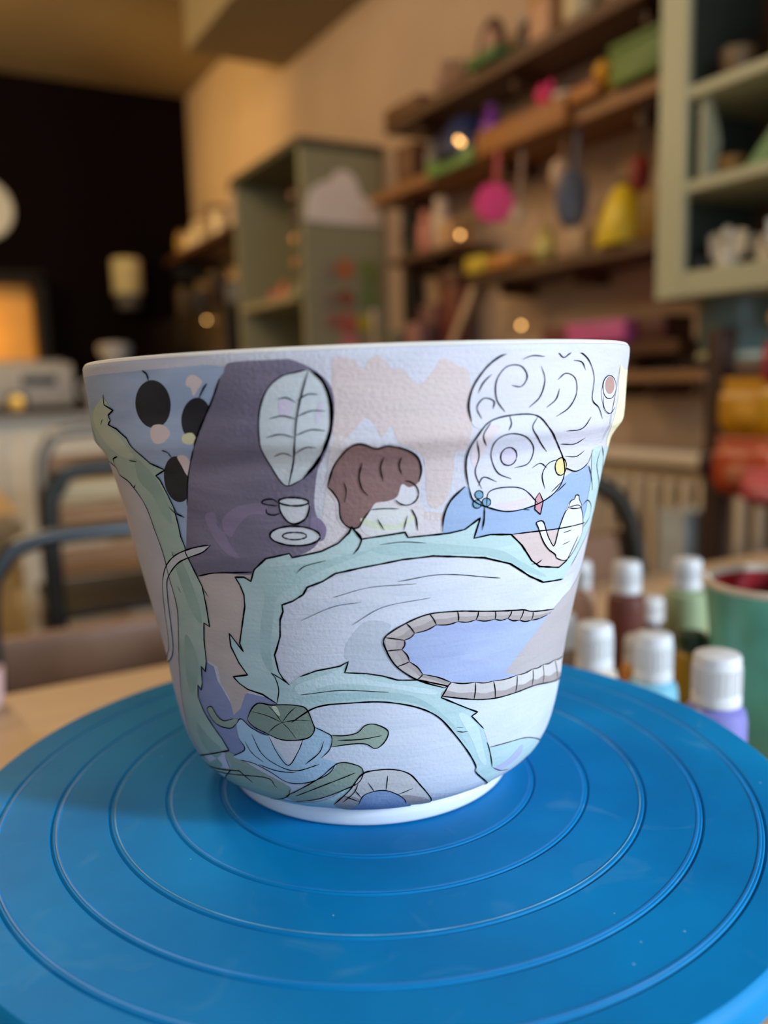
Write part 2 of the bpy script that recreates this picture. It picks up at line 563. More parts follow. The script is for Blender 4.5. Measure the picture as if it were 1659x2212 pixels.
def pot_band(z0, z1, name, mat, off=0.0):
    zs = [z0] + [float(q) for q in S2[:, 1] if z0 + 1e-5 < q < z1 - 1e-5] + [z1]
    n = 288
    th = np.linspace(-PI, PI, n + 1)
    T, Z = np.meshgrid(th, np.array(zs))
    X, Nn = pot_xyz(T.ravel(), Z.ravel(), off)
    F = []
    w_ = n + 1
    for j in range(len(zs) - 1):
        for i in range(n):
            F.append((j * w_ + i, j * w_ + i + 1, (j + 1) * w_ + i + 1, (j + 1) * w_ + i))
    return arrays_to_object(name, [(X, Nn, np.stack([T.ravel() * 0.075, Z.ravel()], -1), F, 0)], pot, [mat])


pot_band(0.0070, 0.1450, 'body', paint_mat('wash'))
bisque = pm('bare_bisque', (226, 220, 212), 0.7, 0.05, 40, 0.0002, 300)
white_glaze = pm('white_bisque_foot', (226, 230, 236), 0.5, 0.03, 30, 0.0001, 200)


def sheared(bm):
    for v in bm.verts:
        v.co.z += SHEAR * v.co.z / .15 * v.co.x
    return bm


rim_pts = [tuple(q) for q in SP if q[1] >= 0.1450] + [(0.0835, 0.1440), (0.0825, 0.1380), (0.0810, 0.1200), (0.0760, 0.1000), (0.0690, 0.0600), (0.0640, 0.0250), (0.0560, 0.0130), (0.0, 0.0110)]
obj('rim', sheared(lathe(rim_pts, 192, cap=False)), bisque, pot)
foot_pts = [(0.0, 0.004), (0.040, 0.004), (0.0425, 0.0)] + [tuple(q) for q in SP if q[1] <= 0.0072 and q[0] < .0513]
obj('foot', lathe(foot_pts, 192, cap=False), white_glaze, pot)

LAYER = 0.00003


def inside(px, py, poly):
    x, y = poly[:, 0], poly[:, 1]
    x2, y2 = np.roll(x, -1), np.roll(y, -1)
    c = np.zeros(len(px), bool)
    for i in range(len(x)):
        cond = ((y[i] > py) != (y2[i] > py))
        with np.errstate(divide='ignore', invalid='ignore'):
            xi = (x2[i] - x[i]) * (py - y[i]) / (y2[i] - y[i]) + x[i]
        c ^= cond & (px < xi)
    return c


ZROWS = sorted(set([round(z, 5) for z in np.arange(.0074, .022, .0005)] + [round(z, 5) for z in np.arange(.022, .113, .0013)] + [round(z, 5) for z in np.arange(.113, .1275, .00045)] + [round(z, 5) for z in np.arange(.1275, .1432, .0012)]))
R0 = 0.075


def dens(pts, step=0.0011, closed=True):
    o = []
    n = len(pts)
    for i in range(n if closed else n - 1):
        a, b = pts[i], pts[(i + 1) % n]
        d = math.hypot(b[0] - a[0], b[1] - a[1])
        k = max(1, int(d / step))
        for j in range(k):
            t = j / k
            o.append((a[0] + (b[0] - a[0]) * t, a[1] + (b[1] - a[1]) * t))
    if not closed:
        o.append(tuple(pts[-1]))
    return o


def decode(s):
    a = [int(q) for q in s.split()]
    return [(a[i] / 2000 * R0, min(max(a[i + 1] / 20000, .0074), .1432)) for i in range(0, len(a), 2)]


def fill(pts, smooth, lay):
    if smooth:
        pts = [(v.x, v.y) for v in catmull([(p[0], p[1], 0) for p in pts], 5, True)]
    q = []
    for p in dens(pts):
        if not q or math.hypot(p[0] - q[-1][0], p[1] - q[-1][1]) > 2e-5:
            q.append(p)
    if math.hypot(q[0][0] - q[-1][0], q[0][1] - q[-1][1]) < 2e-5:
        q.pop()
    P = np.array(q)
    P[:, 1] = np.clip(P[:, 1], .0074, .1432)
    x0, x1 = P[:, 0].min(), P[:, 0].max()
    y0, y1 = P[:, 1].min(), P[:, 1].max()
    gx = np.arange(x0 + .0007, x1, .0014)
    gy = np.array([z for z in ZROWS if y0 < z < y1])
    g = np.zeros((0, 2))
    if len(gx) and len(gy):
        GX, GY = np.meshgrid(gx, gy)
        GX = GX.ravel(); GY = GY.ravel()
        k = inside(GX, GY, P)
        g = np.stack([GX[k], GY[k]], -1)
    SCL = 100.0
    vs = [Vector((float(a) * SCL, float(b) * SCL)) for a, b in np.vstack([P, g])]
    res = delaunay_2d_cdt(vs, [], [list(range(len(P)))], 1, 1e-5)
    V = np.array([(v.x / SCL, v.y / SCL) for v in res[0]])
    X, Nn = pot_xyz(V[:, 0] / R0, V[:, 1], LAYER * lay)
    return X, Nn, V, [tuple(f) for f in res[2]]


def ribbon(pts, smooth, wpx):
    if smooth and len(pts) > 2:
        pts = [(v.x, v.y) for v in catmull([(p[0], p[1], 0) for p in pts], 6)]
    pts = dens(pts, 0.0005, False)
    P = np.array(pts)
    if len(P) < 2:
        return None
    T = np.gradient(P, axis=0)
    l = np.hypot(T[:, 0], T[:, 1]); l[l == 0] = 1
    T /= l[:, None]
    n = len(P)
    t = np.linspace(0, 1, n)
    L_ = n * 0.0005
    w0 = wpx * 0.000117 / 2
    ends = np.minimum(1, np.minimum(t, 1 - t) * L_ / 0.0022 + 0.3)
    ph = random.random() * 6
    wv = w0 * ends * (1 + 0.22 * np.sin(t * L_ * 900 + ph) * np.sin(t * L_ * 370 + ph * 2) + 0.12 * np.array([random.uniform(-1, 1) for _ in range(n)]))
    Nn2 = np.stack([-T[:, 1], T[:, 0]], -1)
    A = P + Nn2 * wv[:, None]
    B = P - Nn2 * wv[:, None]
    V = np.vstack([A, B])
    V[:, 1] = np.clip(V[:, 1], .0074, .1425)
    X, N3 = pot_xyz(V[:, 0] / R0, V[:, 1], LAYER * 9.3)
    F = [(i, i + 1, n + i + 1, n + i) for i in range(n - 1)]
    return X, N3, V, F

# painted decoration: (part, paint, smooth, layer, outline) and ink lines (width, smooth, points); each pair is angle/2000 rad and height/20000 m on the pot wall
POLYS = [
('painted_sky','sky',0,1,'-3500 2836 -2400 2836 -1800 2840 -1200 2848 -840 2856 -528 2816 -726 1744 -1972 1632 -2400 1400 -3500 1400'),
('painted_wall','rose',1,1,'-123 2823 -91 2870 -5 2845 42 2796 69 2843 131 2863 192 2802 255 2793 345 2720 435 2794 474 2837 569 2801 641 2743 653 2410 584 2377 588 2268 541 2111 433 2105 388 2351 281 2417 225 2443 187 2524 134 2470 85 2546 35 2564 -45 2488 -131 2456'),
('painted_wall','rose',1,1,'404 2069 530 2049 516 2012 406 2032'),
('painted_wall','pinky',1,1,'-150 2445 -33 2464 348 2329 404 2082 721 1934 -61 1940 -248 1880 -439 1855 -269 1982'),
('painted_wall','beige',0,2,'-1384 1723 -1071 1748 -718 1782 -686 1584 -716 1071 -903 996 -964 1019 -1045 981 -1120 881 -1214 823 -1233 941 -1300 1013 -1297 1128 -1427 1155 -1363 1532'),
('painted_pond','peri',0,1,'-1460 1150 -1344 1122 -1337 1032 -1268 951 -1206 869 -1119 888 -1041 993 -958 990 -736 975 -784 710 -1009 559 -1367 498 -1831 661 -1634 1076'),
('painted_trunk','palelav',0,2,'-3500 2000 -2473 2339 -2122 2310 -1945 2226 -1737 2089 -1687 1939 -1649 1661 -1651 1458 -1940 1023 -2118 633 -2132 471 -1921 375 -1664 320 -1390 306 -2000 240 -3500 240'),
('painted_trunk','peach',1,3,'-3200 2100 -2473 2254 -2262 2134 -2263 1895 -2487 1650 -2501 1503 -2600 800 -3400 800'),
('painted_scroll','scroll',0,2,'-575 1572 -418 1635 -270 1712 4 1785 269 1817 682 1803 1102 1720 1326 1617 1510 1554 1834 1523 2100 1524 2102 1357 1732 1340 1163 1438 737 1476 447 1481 210 1429 142 1336 211 1220 321 1083 33 1143 -176 1190 -471 1137 -612 1072 -698 1160 -691 1305'),
('painted_scroll','scroll2',1,3,'-127 1238 -153 1261 -136 1345 -40 1440 44 1478 193 1444 125 1337 211 1220 321 1104 34 1148 -160 1170'),
('painted_scroll','scroll',0,2,'-579 939 -342 978 57 992 440 928 712 766 999 472 1057 374 1445 132 572 329 249 542 -69 541 -381 616 -695 718'),
('painted_scroll','ice',0,2,'615 968 1302 900 2569 712 3000 720 3000 260 1628 494 1126 566 1037 706 898 810 862 863'),
('painted_foliage','greenleft',0,4,'-1870 2729 -1878 2672 -1737 2640 -1829 2612 -1801 2583 -1849 2559 -1724 2537 -1605 2487 -1550 2404 -1494 2346 -1353 2311 -1472 2275 -1438 2252 -1402 2177 -1370 2101 -1363 1994 -1366 1926 -1344 1868 -1353 1834 -1302 1736 -1252 1640 -1256 1518 -1273 1389 -1329 1406 -1379 1293 -1419 1147 -1467 1073 -1511 1100 -1561 977 -1599 927 -1637 955 -1679 869 -1622 778 -1512 695 -1421 633 -1358 565 -2818 110 -1295 431 -1167 366 -1435 276 -1664 320 -1921 375 -2132 471 -2118 633 -2057 823 -1940 1023 -1768 1257 -1651 1458 -1649 1661 -1645 1802 -1687 1939 -1737 2089 -1855 2190 -1945 2226 -2084 2249 -2143 2297 -2473 2339 -2230 2451 -2330 2549 -2302 2612 -2036 2675'),
('painted_foliage','greenpale',1,5,'-1880 2709 -1780 2641 -1862 2590 -1817 2538 -1670 2476 -1645 2382 -1863 2374 -1993 2467 -2185 2558 -2167 2622 -2013 2675'),
('painted_foliage','greendark',1,5,'-1670 2367 -1556 2317 -1462 2228 -1431 2122 -1438 2000 -1524 2049 -1592 2154 -1725 2242'),
('painted_foliage','greendark',1,5,'-1526 1814 -1418 1768 -1350 1562 -1357 1402 -1436 1437 -1494 1575'),
('painted_foliage','greendark',1,5,'-1631 1291 -1555 1211 -1575 1055 -1772 864 -1842 944 -1738 1151'),
('painted_foliage','greendark',1,5,'-1831 661 -1655 602 -1511 501 -2383 95 -1573 402 -1819 498'),
('painted_foliage','teal',0,5,'-744 954 -866 1003 -1005 1021 -1081 1051 -1132 1087 -977 1116 -1039 1184 -1089 1284 -1079 1369 -975 1263 -995 1313 -931 1445 -883 1549 -873 1618 -893 1677 -921 1719 -847 1723 -797 1701 -756 1770 -656 1836 -482 1868 -466 1845 -263 1880 -150 1922 -77 1978 -58 2010 -1 1941 74 1948 285 1966 304 1937 586 1942 699 1954 807 2009 771 1899 901 1908 1077 1891 1192 1817 1319 1712 1424 1662 1710 1615 1833 1640 1983 1774 2066 1922 2037 2107 1881 2305 2093 2312 2514 2062 2493 1870 2161 1702 1944 1585 1834 1523 1510 1554 1326 1617 1102 1720 870 1780 682 1803 482 1824 269 1817 4 1785 -180 1756 -270 1712 -383 1678 -418 1635 -498 1596 -582 1572 -581 1533 -612 1483 -631 1381 -672 1306 -700 1264 -686 1161 -658 1119 -611 1081 -516 1138 -377 1180 -192 1210 -127 1238 -160 1170 6 1161 129 1141 244 1109 417 1096 662 1033 607 966 862 863 957 827 898 810 1037 706 1090 607 1130 552 1217 405 1389 323 1334 269 1484 128 1049 390 1002 461 897 574 713 745 586 847 440 914 260 960 57 983 -208 976 -344 963 -462 930 -634 842'),
('painted_foliage','tealdark',1,6,'-740 1744 -648 1787 -316 1817 -65 1864 57 1873 -257 1777 -460 1693 -609 1614 -671 1475 -726 1303 -738 1158 -793 1183 -819 1296 -756 1498 -710 1610'),
('painted_foliage','tealdark',1,6,'57 1885 364 1903 694 1864 997 1809 1236 1709 1548 1582 1249 1661 923 1780 495 1833 240 1834'),
('painted_foliage','tealdark',1,6,'-571 992 -336 1030 30 1045 323 1011 518 929 732 778 885 619 667 802 400 947 28 1004 -342 983'),
('painted_foliage','teallight',1,6,'-556 1081 -322 1152 -169 1187 32 1120 248 1080 552 1019 514 994 103 1076 -256 1095 -527 1024'),
('painted_foliage','teallight',1,6,'772 832 861 819 987 709 1047 590 1131 445 1033 498 929 643'),
('painted_foliage','teal',0,4,'1128 565 1376 547 1617 519 1850 460 2242 333 2500 210 1839 320 1389 323 1217 405'),
('painted_leaf','peri2',1,6,'1262 381 1441 412 1616 472 1639 386 1396 341'),
('painted_wall','yellow',0,2,'2089 2790 2244 2750 3000 2760 3200 1800 2283 2304 2027 2444 2107 2589'),
('painted_foliage','teal',0,3,'3240 2300 2190 2283 2541 2079 2528 1870 2700 1700 3400 1600'),
('painted_rock','plum',1,3,'-744 2811 -715 2855 -615 2885 -468 2896 -366 2876 -270 2833 -192 2787 -138 2730 -121 2652 -132 2538 -163 2448 -206 2374 -244 2319 -271 2223 -287 2127 -272 2050 -243 1999 -311 1901 -466 1845 -658 1826 -762 1743 -1088 1733 -1273 1700 -1350 1804 -1322 1899 -1229 2113 -1125 2321 -999 2444 -923 2555 -835 2679 -772 2787'),
('painted_rock','plumlight',1,4,'-1091 2051 -1033 2084 -993 2075 -996 2010 -949 1973 -899 1949 -829 2016 -729 2077 -612 2088 -602 2139 -715 2138 -841 2110 -953 2030 -912 1896 -852 1832 -960 1854 -1039 1930'),
('painted_rock','plumlight',1,4,'-315 2063 -262 2057 -222 2006 -242 1944 -289 1937 -324 1982'),
('painted_leaf','palegrey',1,5,'-249 2813 -179 2755 -141 2657 -142 2547 -172 2457 -249 2351 -349 2270 -442 2235 -499 2282 -550 2393 -556 2524 -538 2637 -484 2730 -399 2785 -321 2796'),
('painted_leaf','lilac',1,6,'-425 2668 -362 2659 -372 2597 -425 2589'),
('painted_leaf','lilac',1,6,'-203 2654 -183 2636 -208 2556 -233 2561'),
('painted_saucer','cupwhite',1,5,'-265 1960 -275 1944 -301 1930 -339 1919 -387 1913 -440 1912 -492 1915 -539 1924 -576 1936 -598 1951 -603 1968 -591 1985 -563 1999 -523 2010 -474 2017 -422 2018 -371 2014 -327 2005 -292 1992 -271 1977'),
('painted_cup','cupwhite',1,6,'-512 2154 -458 2169 -383 2170 -318 2147 -319 2108 -352 2058 -416 2031 -470 2044 -509 2096'),
('painted_berry','char',1,2,'-1138 2676 -1146 2638 -1166 2602 -1199 2573 -1242 2553 -1290 2544 -1341 2547 -1389 2562 -1428 2589 -1453 2623 -1461 2662 -1450 2702 -1422 2738 -1380 2767 -1331 2786 -1281 2794 -1234 2789 -1194 2773 -1164 2747 -1145 2714'),
('painted_berry','char',1,2,'-856 2580 -869 2547 -892 2519 -921 2496 -955 2483 -990 2480 -1021 2488 -1047 2506 -1064 2532 -1070 2564 -1066 2597 -1050 2630 -1026 2659 -996 2680 -962 2693 -929 2695 -899 2687 -875 2669 -859 2644 -853 2613'),
('painted_berry','char',1,2,'-1132 2276 -1144 2236 -1167 2198 -1200 2166 -1239 2143 -1283 2131 -1325 2132 -1363 2145 -1390 2171 -1403 2205 -1400 2245 -1382 2287 -1353 2325 -1306 2357 -1253 2380 -1207 2391 -1172 2389 -1150 2374 -1139 2348 -1132 2314'),
('painted_petal','petal',1,2.5,'-1315 2555 -1223 2560 -1167 2519 -1230 2470 -1317 2461 -1347 2506'),
('painted_petal','petaly',1,2.5,'-1070 2506 -998 2518 -974 2482 -1021 2458 -1078 2470'),
('painted_petal','petal',1,2.5,'-989 2799 -938 2809 -890 2775 -924 2739 -962 2705 -976 2745 -1007 2760'),
('painted_petal','petal',1,2.5,'-1187 2385 -1110 2397 -1099 2342 -1134 2278 -1173 2302'),
('painted_bush','russet',1,4,'-194 2228 -155 2319 -108 2378 -48 2428 18 2444 106 2417 171 2429 275 2405 350 2360 378 2294 367 2232 309 2205 260 2222 232 2160 174 2138 99 2131 66 2098 21 2050 -17 2004 -84 2011 -126 2059 -131 2144 -165 2198'),
('painted_stone','palebloom',1,3,'364 2153 353 2135 336 2122 314 2114 288 2112 263 2117 239 2128 221 2143 208 2161 203 2181 206 2201 217 2218 233 2231 255 2239 279 2241 304 2237 328 2226 347 2211 360 2193 366 2172'),
('painted_stone','cream',1,3,'-4 2013 63 2103 151 2114 238 2103 328 2081 368 1964 209 1962 59 1954'),
('painted_leaf','limepale',1,4,'12 2055 120 2021 239 2011 344 2060 339 2031 240 1986 105 1992 8 2026'),
('painted_hill','blue',0,2,'537 1948 543 2041 584 2121 673 2189 871 2125 1109 2080 1369 2108 1559 2171 1806 2230 1950 2190 2135 2035 2097 1840 1756 1841 1253 1890 1085 1890 771 1891 586 1937'),
('painted_table','tan',0,2,'1077 1891 1287 1884 1599 1866 2097 1840 1983 1774 1833 1640 1710 1615 1424 1662 1319 1712 1192 1817'),
('painted_cloud','lav',1,3,'653 2525 634 2603 653 2680 700 2748 767 2809 854 2850 964 2882 1098 2890 1238 2877 1302 2827 1376 2855 1459 2852 1565 2805 1642 2718 1635 2600 1729 2550 1802 2483 1871 2392 1900 2304 1858 2225 1698 2193 1527 2226 1329 2369 1075 2495 902 2527 748 2488 689 2491'),
('painted_bloom','bloom',1,5,'699 2187 666 2288 670 2397 708 2467 783 2526 934 2547 1107 2534 1235 2450 1435 2324 1534 2199 1486 2103 1294 2042 1040 2024 845 2066 742 2110'),
('painted_bloom','bloompink',1,6,'683 2396 748 2488 840 2500 791 2427 765 2343 718 2285'),
('painted_bloom','bloompink',1,6,'917 2071 1068 2078 1233 2095 1160 2039 1039 2030'),
('painted_bloom','lilac',1,6.5,'1029 2314 1022 2300 1010 2289 994 2283 975 2281 955 2284 936 2291 921 2302 910 2316 905 2331 903 2347 906 2360 914 2371 926 2378 944 2380 964 2378 985 2370 1005 2359 1021 2344 1029 2329'),
('painted_berry','glassblue',1,6.5,'810 2135 810 2128 806 2122 800 2117 792 2115 782 2114 772 2116 763 2120 756 2125 751 2132 748 2139 749 2146 752 2152 758 2157 766 2159 775 2160 785 2158 794 2154 802 2149 807 2142'),
('painted_berry','glassblue',1,6.5,'874 2090 873 2083 870 2076 863 2072 855 2069 845 2069 835 2071 825 2075 817 2081 812 2087 809 2095 810 2102 813 2108 819 2112 828 2115 837 2115 848 2113 857 2109 865 2104 871 2097'),
('painted_berry','glassblue',1,6.5,'804 2085 803 2078 800 2072 793 2067 785 2065 775 2064 766 2066 756 2070 749 2076 744 2082 741 2090 742 2097 745 2103 752 2107 760 2110 769 2110 779 2108 788 2104 796 2099 801 2092'),
('painted_berry','gold',1,6.5,'1542 2229 1542 2214 1536 2201 1523 2192 1505 2187 1484 2188 1462 2193 1442 2203 1426 2216 1414 2231 1407 2246 1407 2261 1413 2274 1424 2283 1441 2288 1460 2288 1481 2283 1502 2274 1520 2261 1534 2246'),
('painted_leaf','coral',0,6.5,'1293 2108 1348 2053 1341 1977 1274 2013 1265 2076'),
('painted_teapot','potwhite',1,6,'1697 1984 1645 1946 1601 1861 1574 1767 1497 1813 1448 1860 1384 1932 1313 1934 1342 1899 1418 1815 1506 1754 1611 1709 1659 1677 1829 1646 1988 1710 2066 1800 1910 1960'),
('painted_teapot','potwhite',1,6.2,'1685 1980 1710 2016 1763 2026 1770 2042 1829 2036 1852 2011 1921 1959'),
('painted_cup','lavgrey',1,5,'1768 2657 1816 2547 1942 2510 2036 2538 2028 2650'),
('painted_cup','cupwhite',1,6,'2016 2655 2011 2635 1993 2617 1964 2603 1928 2595 1890 2594 1853 2598 1821 2609 1797 2624 1780 2643 1774 2663 1777 2682 1790 2700 1811 2713 1840 2722 1874 2724 1912 2720 1950 2710 1982 2695 2006 2676'),
('painted_cup','tea',1,7,'1982 2667 1979 2651 1966 2638 1946 2627 1921 2621 1894 2620 1868 2623 1844 2631 1826 2643 1814 2657 1809 2672 1811 2687 1820 2700 1836 2710 1857 2717 1883 2719 1910 2716 1936 2708 1959 2696 1975 2682'),
('painted_pond','pond',0,4,'1672 1323 1443 1329 1293 1354 1158 1385 1027 1399 852 1418 703 1425 530 1422 366 1386 292 1349 274 1294 334 1216 441 1130 685 1053 911 1023 1098 1002 1374 990 1598 987 1774 978 2054 950 2405 894 2555 1028 2334 1276'),
('painted_table','taupe',0,4.5,'1220 1031 1317 1108 1460 1190 1617 1274 1772 1348 1942 1394 2118 1417 2900 1600 3000 900 2405 894 2054 950 1774 978 1598 987 1374 990'),
('painted_stone','stone',0,6,'1775 1342 1594 1366 1444 1384 1443 1329 1543 1321 1672 1323'),
('painted_stone','stonedark',1,6.4,'1717 1332 1568 1343 1443 1354 1443 1329 1543 1321 1672 1323'),
('painted_stone','stone',0,6,'1444 1384 1382 1399 1323 1413 1293 1354 1363 1334 1443 1329'),
('painted_stone','stonedark',1,6.4,'1443 1354 1372 1365 1306 1381 1293 1354 1363 1334 1443 1329'),
('painted_stone','stone',0,6,'1323 1413 1255 1422 1190 1429 1158 1385 1219 1362 1293 1354'),
('painted_stone','stonedark',1,6.4,'1306 1381 1236 1391 1172 1405 1158 1385 1219 1362 1293 1354'),
('painted_stone','stone',0,6,'1190 1429 1102 1440 1020 1449 1027 1399 1089 1384 1158 1385'),
('painted_stone','stonedark',1,6.4,'1172 1405 1096 1411 1023 1422 1027 1399 1089 1384 1158 1385'),
('painted_stone','stone',0,6,'1020 1449 941 1459 866 1468 852 1418 936 1400 1027 1399'),
('painted_stone','stonedark',1,6.4,'1023 1422 939 1429 858 1441 852 1418 936 1400 1027 1399'),
('painted_stone','stone',0,6,'866 1468 775 1479 689 1488 703 1425 776 1413 852 1418'),
('painted_stone','stonedark',1,6.4,'858 1441 776 1445 696 1454 703 1425 776 1413 852 1418'),
('painted_stone','stone',0,6,'689 1488 579 1491 474 1492 530 1422 620 1415 703 1425'),
('painted_stone','stonedark',1,6.4,'696 1454 601 1451 504 1454 530 1422 620 1415 703 1425'),
('painted_stone','stone',0,6,'474 1492 388 1471 302 1450 366 1386 455 1397 530 1422'),
('painted_stone','stonedark',1,6.4,'504 1454 423 1431 337 1415 366 1386 455 1397 530 1422'),
('painted_stone','stone',0,6,'302 1450 224 1413 146 1374 292 1349 339 1363 366 1386'),
('painted_stone','stonedark',1,6.4,'337 1415 287 1386 226 1361 292 1349 339 1363 366 1386'),
('painted_stone','stone',0,6,'146 1374 151 1334 158 1293 274 1294 295 1321 292 1349'),
('painted_stone','stonedark',1,6.4,'226 1361 230 1327 222 1294 274 1294 295 1321 292 1349'),
('painted_stone','stone',0,6,'158 1293 197 1243 237 1191 334 1216 315 1256 274 1294'),
('painted_stone','stonedark',1,6.4,'222 1294 261 1250 290 1205 334 1216 315 1256 274 1294'),
('painted_stone','stone',0,6,'237 1191 316 1146 397 1099 441 1130 397 1177 334 1216'),
('painted_stone','stonedark',1,6.4,'290 1205 358 1162 421 1116 441 1130 397 1177 334 1216'),
('painted_stone','stone',0,6,'397 1099 511 1063 630 1025 685 1053 569 1098 441 1130'),
('painted_stone','stonedark',1,6.4,'421 1116 540 1081 660 1040 685 1053 569 1098 441 1130'),
('painted_stone','stonelight',0,6,'608 976 754 947 911 914 911 1023 792 1032 685 1053'),
('painted_stone','stonedark',1,6.4,'608 976 754 947 911 914 911 958 767 975 639 1007'),
('painted_stone','stonelight',0,6,'911 914 1020 901 1136 885 1098 1002 1003 1005 911 1023'),
('painted_stone','stonedark',1,6.4,'911 914 1020 901 1136 885 1122 931 1015 934 911 958'),
('painted_stone','stonelight',0,6,'1136 885 1253 881 1380 875 1374 990 1230 990 1098 1002'),
('painted_stone','stonedark',1,6.4,'1136 885 1253 881 1380 875 1379 921 1246 916 1122 931'),
('painted_stone','stonelight',0,6,'1380 875 1493 873 1620 867 1598 987 1481 982 1374 990'),
('painted_stone','stonedark',1,6.4,'1380 875 1493 873 1620 867 1613 914 1491 907 1379 921'),
('painted_stone','stonelight',0,6,'1620 867 1718 855 1830 840 1774 978 1685 975 1598 987'),
('painted_stone','stonedark',1,6.4,'1620 867 1718 855 1830 840 1810 895 1709 893 1613 914'),
('painted_stone','stonelight',0,6,'1830 840 2007 812 2282 759 2054 950 1905 958 1774 978'),
('painted_stone','stonedark',1,6.4,'1830 840 2007 812 2282 759 2175 841 1974 859 1810 895'),
('painted_stone','stonelight',0,6,'2282 759 2569 700 2569 717 2405 894 2203 920 2054 950'),
('painted_stone','stonedark',1,6.4,'2282 759 2569 700 2569 717 2582 768 2471 766 2175 841'),
('painted_stone','stonelight',0,7,'-349 283 -185 403 -58 522 87 546 231 538 351 499 449 416 607 263 686 109 348 267 322 309 253 356 144 396 39 395 -61 362 -116 279 -264 242'),
('painted_stone','stonedark',1,7.3,'-349 283 -237 362 -87 320 -155 141 -281 204'),
('painted_stone','stonedark',1,7.3,'301 347 522 297 607 227 499 212 348 267'),
('painted_pond','blue2',1,7.5,'-272 119 -113 297 -61 359 39 392 145 393 253 353 332 300 447 114 143 98 -126 100'),
('painted_leaf','sage',1,6,'-1190 775 -1269 732 -1403 722 -1497 742 -1559 805 -1486 837 -1427 789 -1349 768 -1220 801 -1141 801'),
('painted_leaf','sage',1,6,'-305 775 -189 776 -86 793 -16 838 67 841 164 796 140 732 62 688 -21 720 -136 722 -308 703'),
('painted_leaf','sage',1,6,'-1441 516 -1339 552 -1183 515 -969 460 -813 419 -744 378 -854 290 -1367 127 -1876 124 -1423 411'),
('painted_leaf','sage',1,6.2,'-824 313 -691 369 -441 486 -263 594 -126 589 -53 550 -90 467 -245 405 -477 328 -745 269'),
('painted_leaf','sagelight',1,5.9,'-437 314 -246 398 -99 461 -128 406 -260 314 -478 231 -1261 90 -1033 250 -758 254'),
('painted_flower','skyblue',1,7,'-1190 775 -1127 814 -1024 768 -867 738 -436 824 -353 797 -298 766 -321 688 -400 627 -275 597 -357 519 -550 449 -748 431 -905 485 -1072 523 -1236 522 -1318 533 -1147 608 -1190 673'),
('painted_flower','palebloom',1,7.5,'-859 733 -717 716 -558 740 -599 665 -700 564 -766 626'),
('painted_leaf','sagedark',1,8,'-1061 820 -995 897 -916 941 -806 940 -690 952 -577 954 -493 938 -448 852 -438 806 -491 756 -609 731 -755 725 -887 754 -1006 782'),
('painted_leaf','limepale',1,8.4,'-795 929 -752 933 -727 882 -761 885'),
('painted_tendril','tendril',1,8,'-1085 1895 -1165 1885 -1309 1857 -1483 1806 -1631 1735 -1726 1663 -1813 1567 -1924 1384 -2007 1237 -2147 1096 -2541 932 -2218 1011 -1995 1126 -1871 1304 -1777 1494 -1709 1613 -1614 1685 -1464 1763 -1329 1806 -1178 1847'),
]
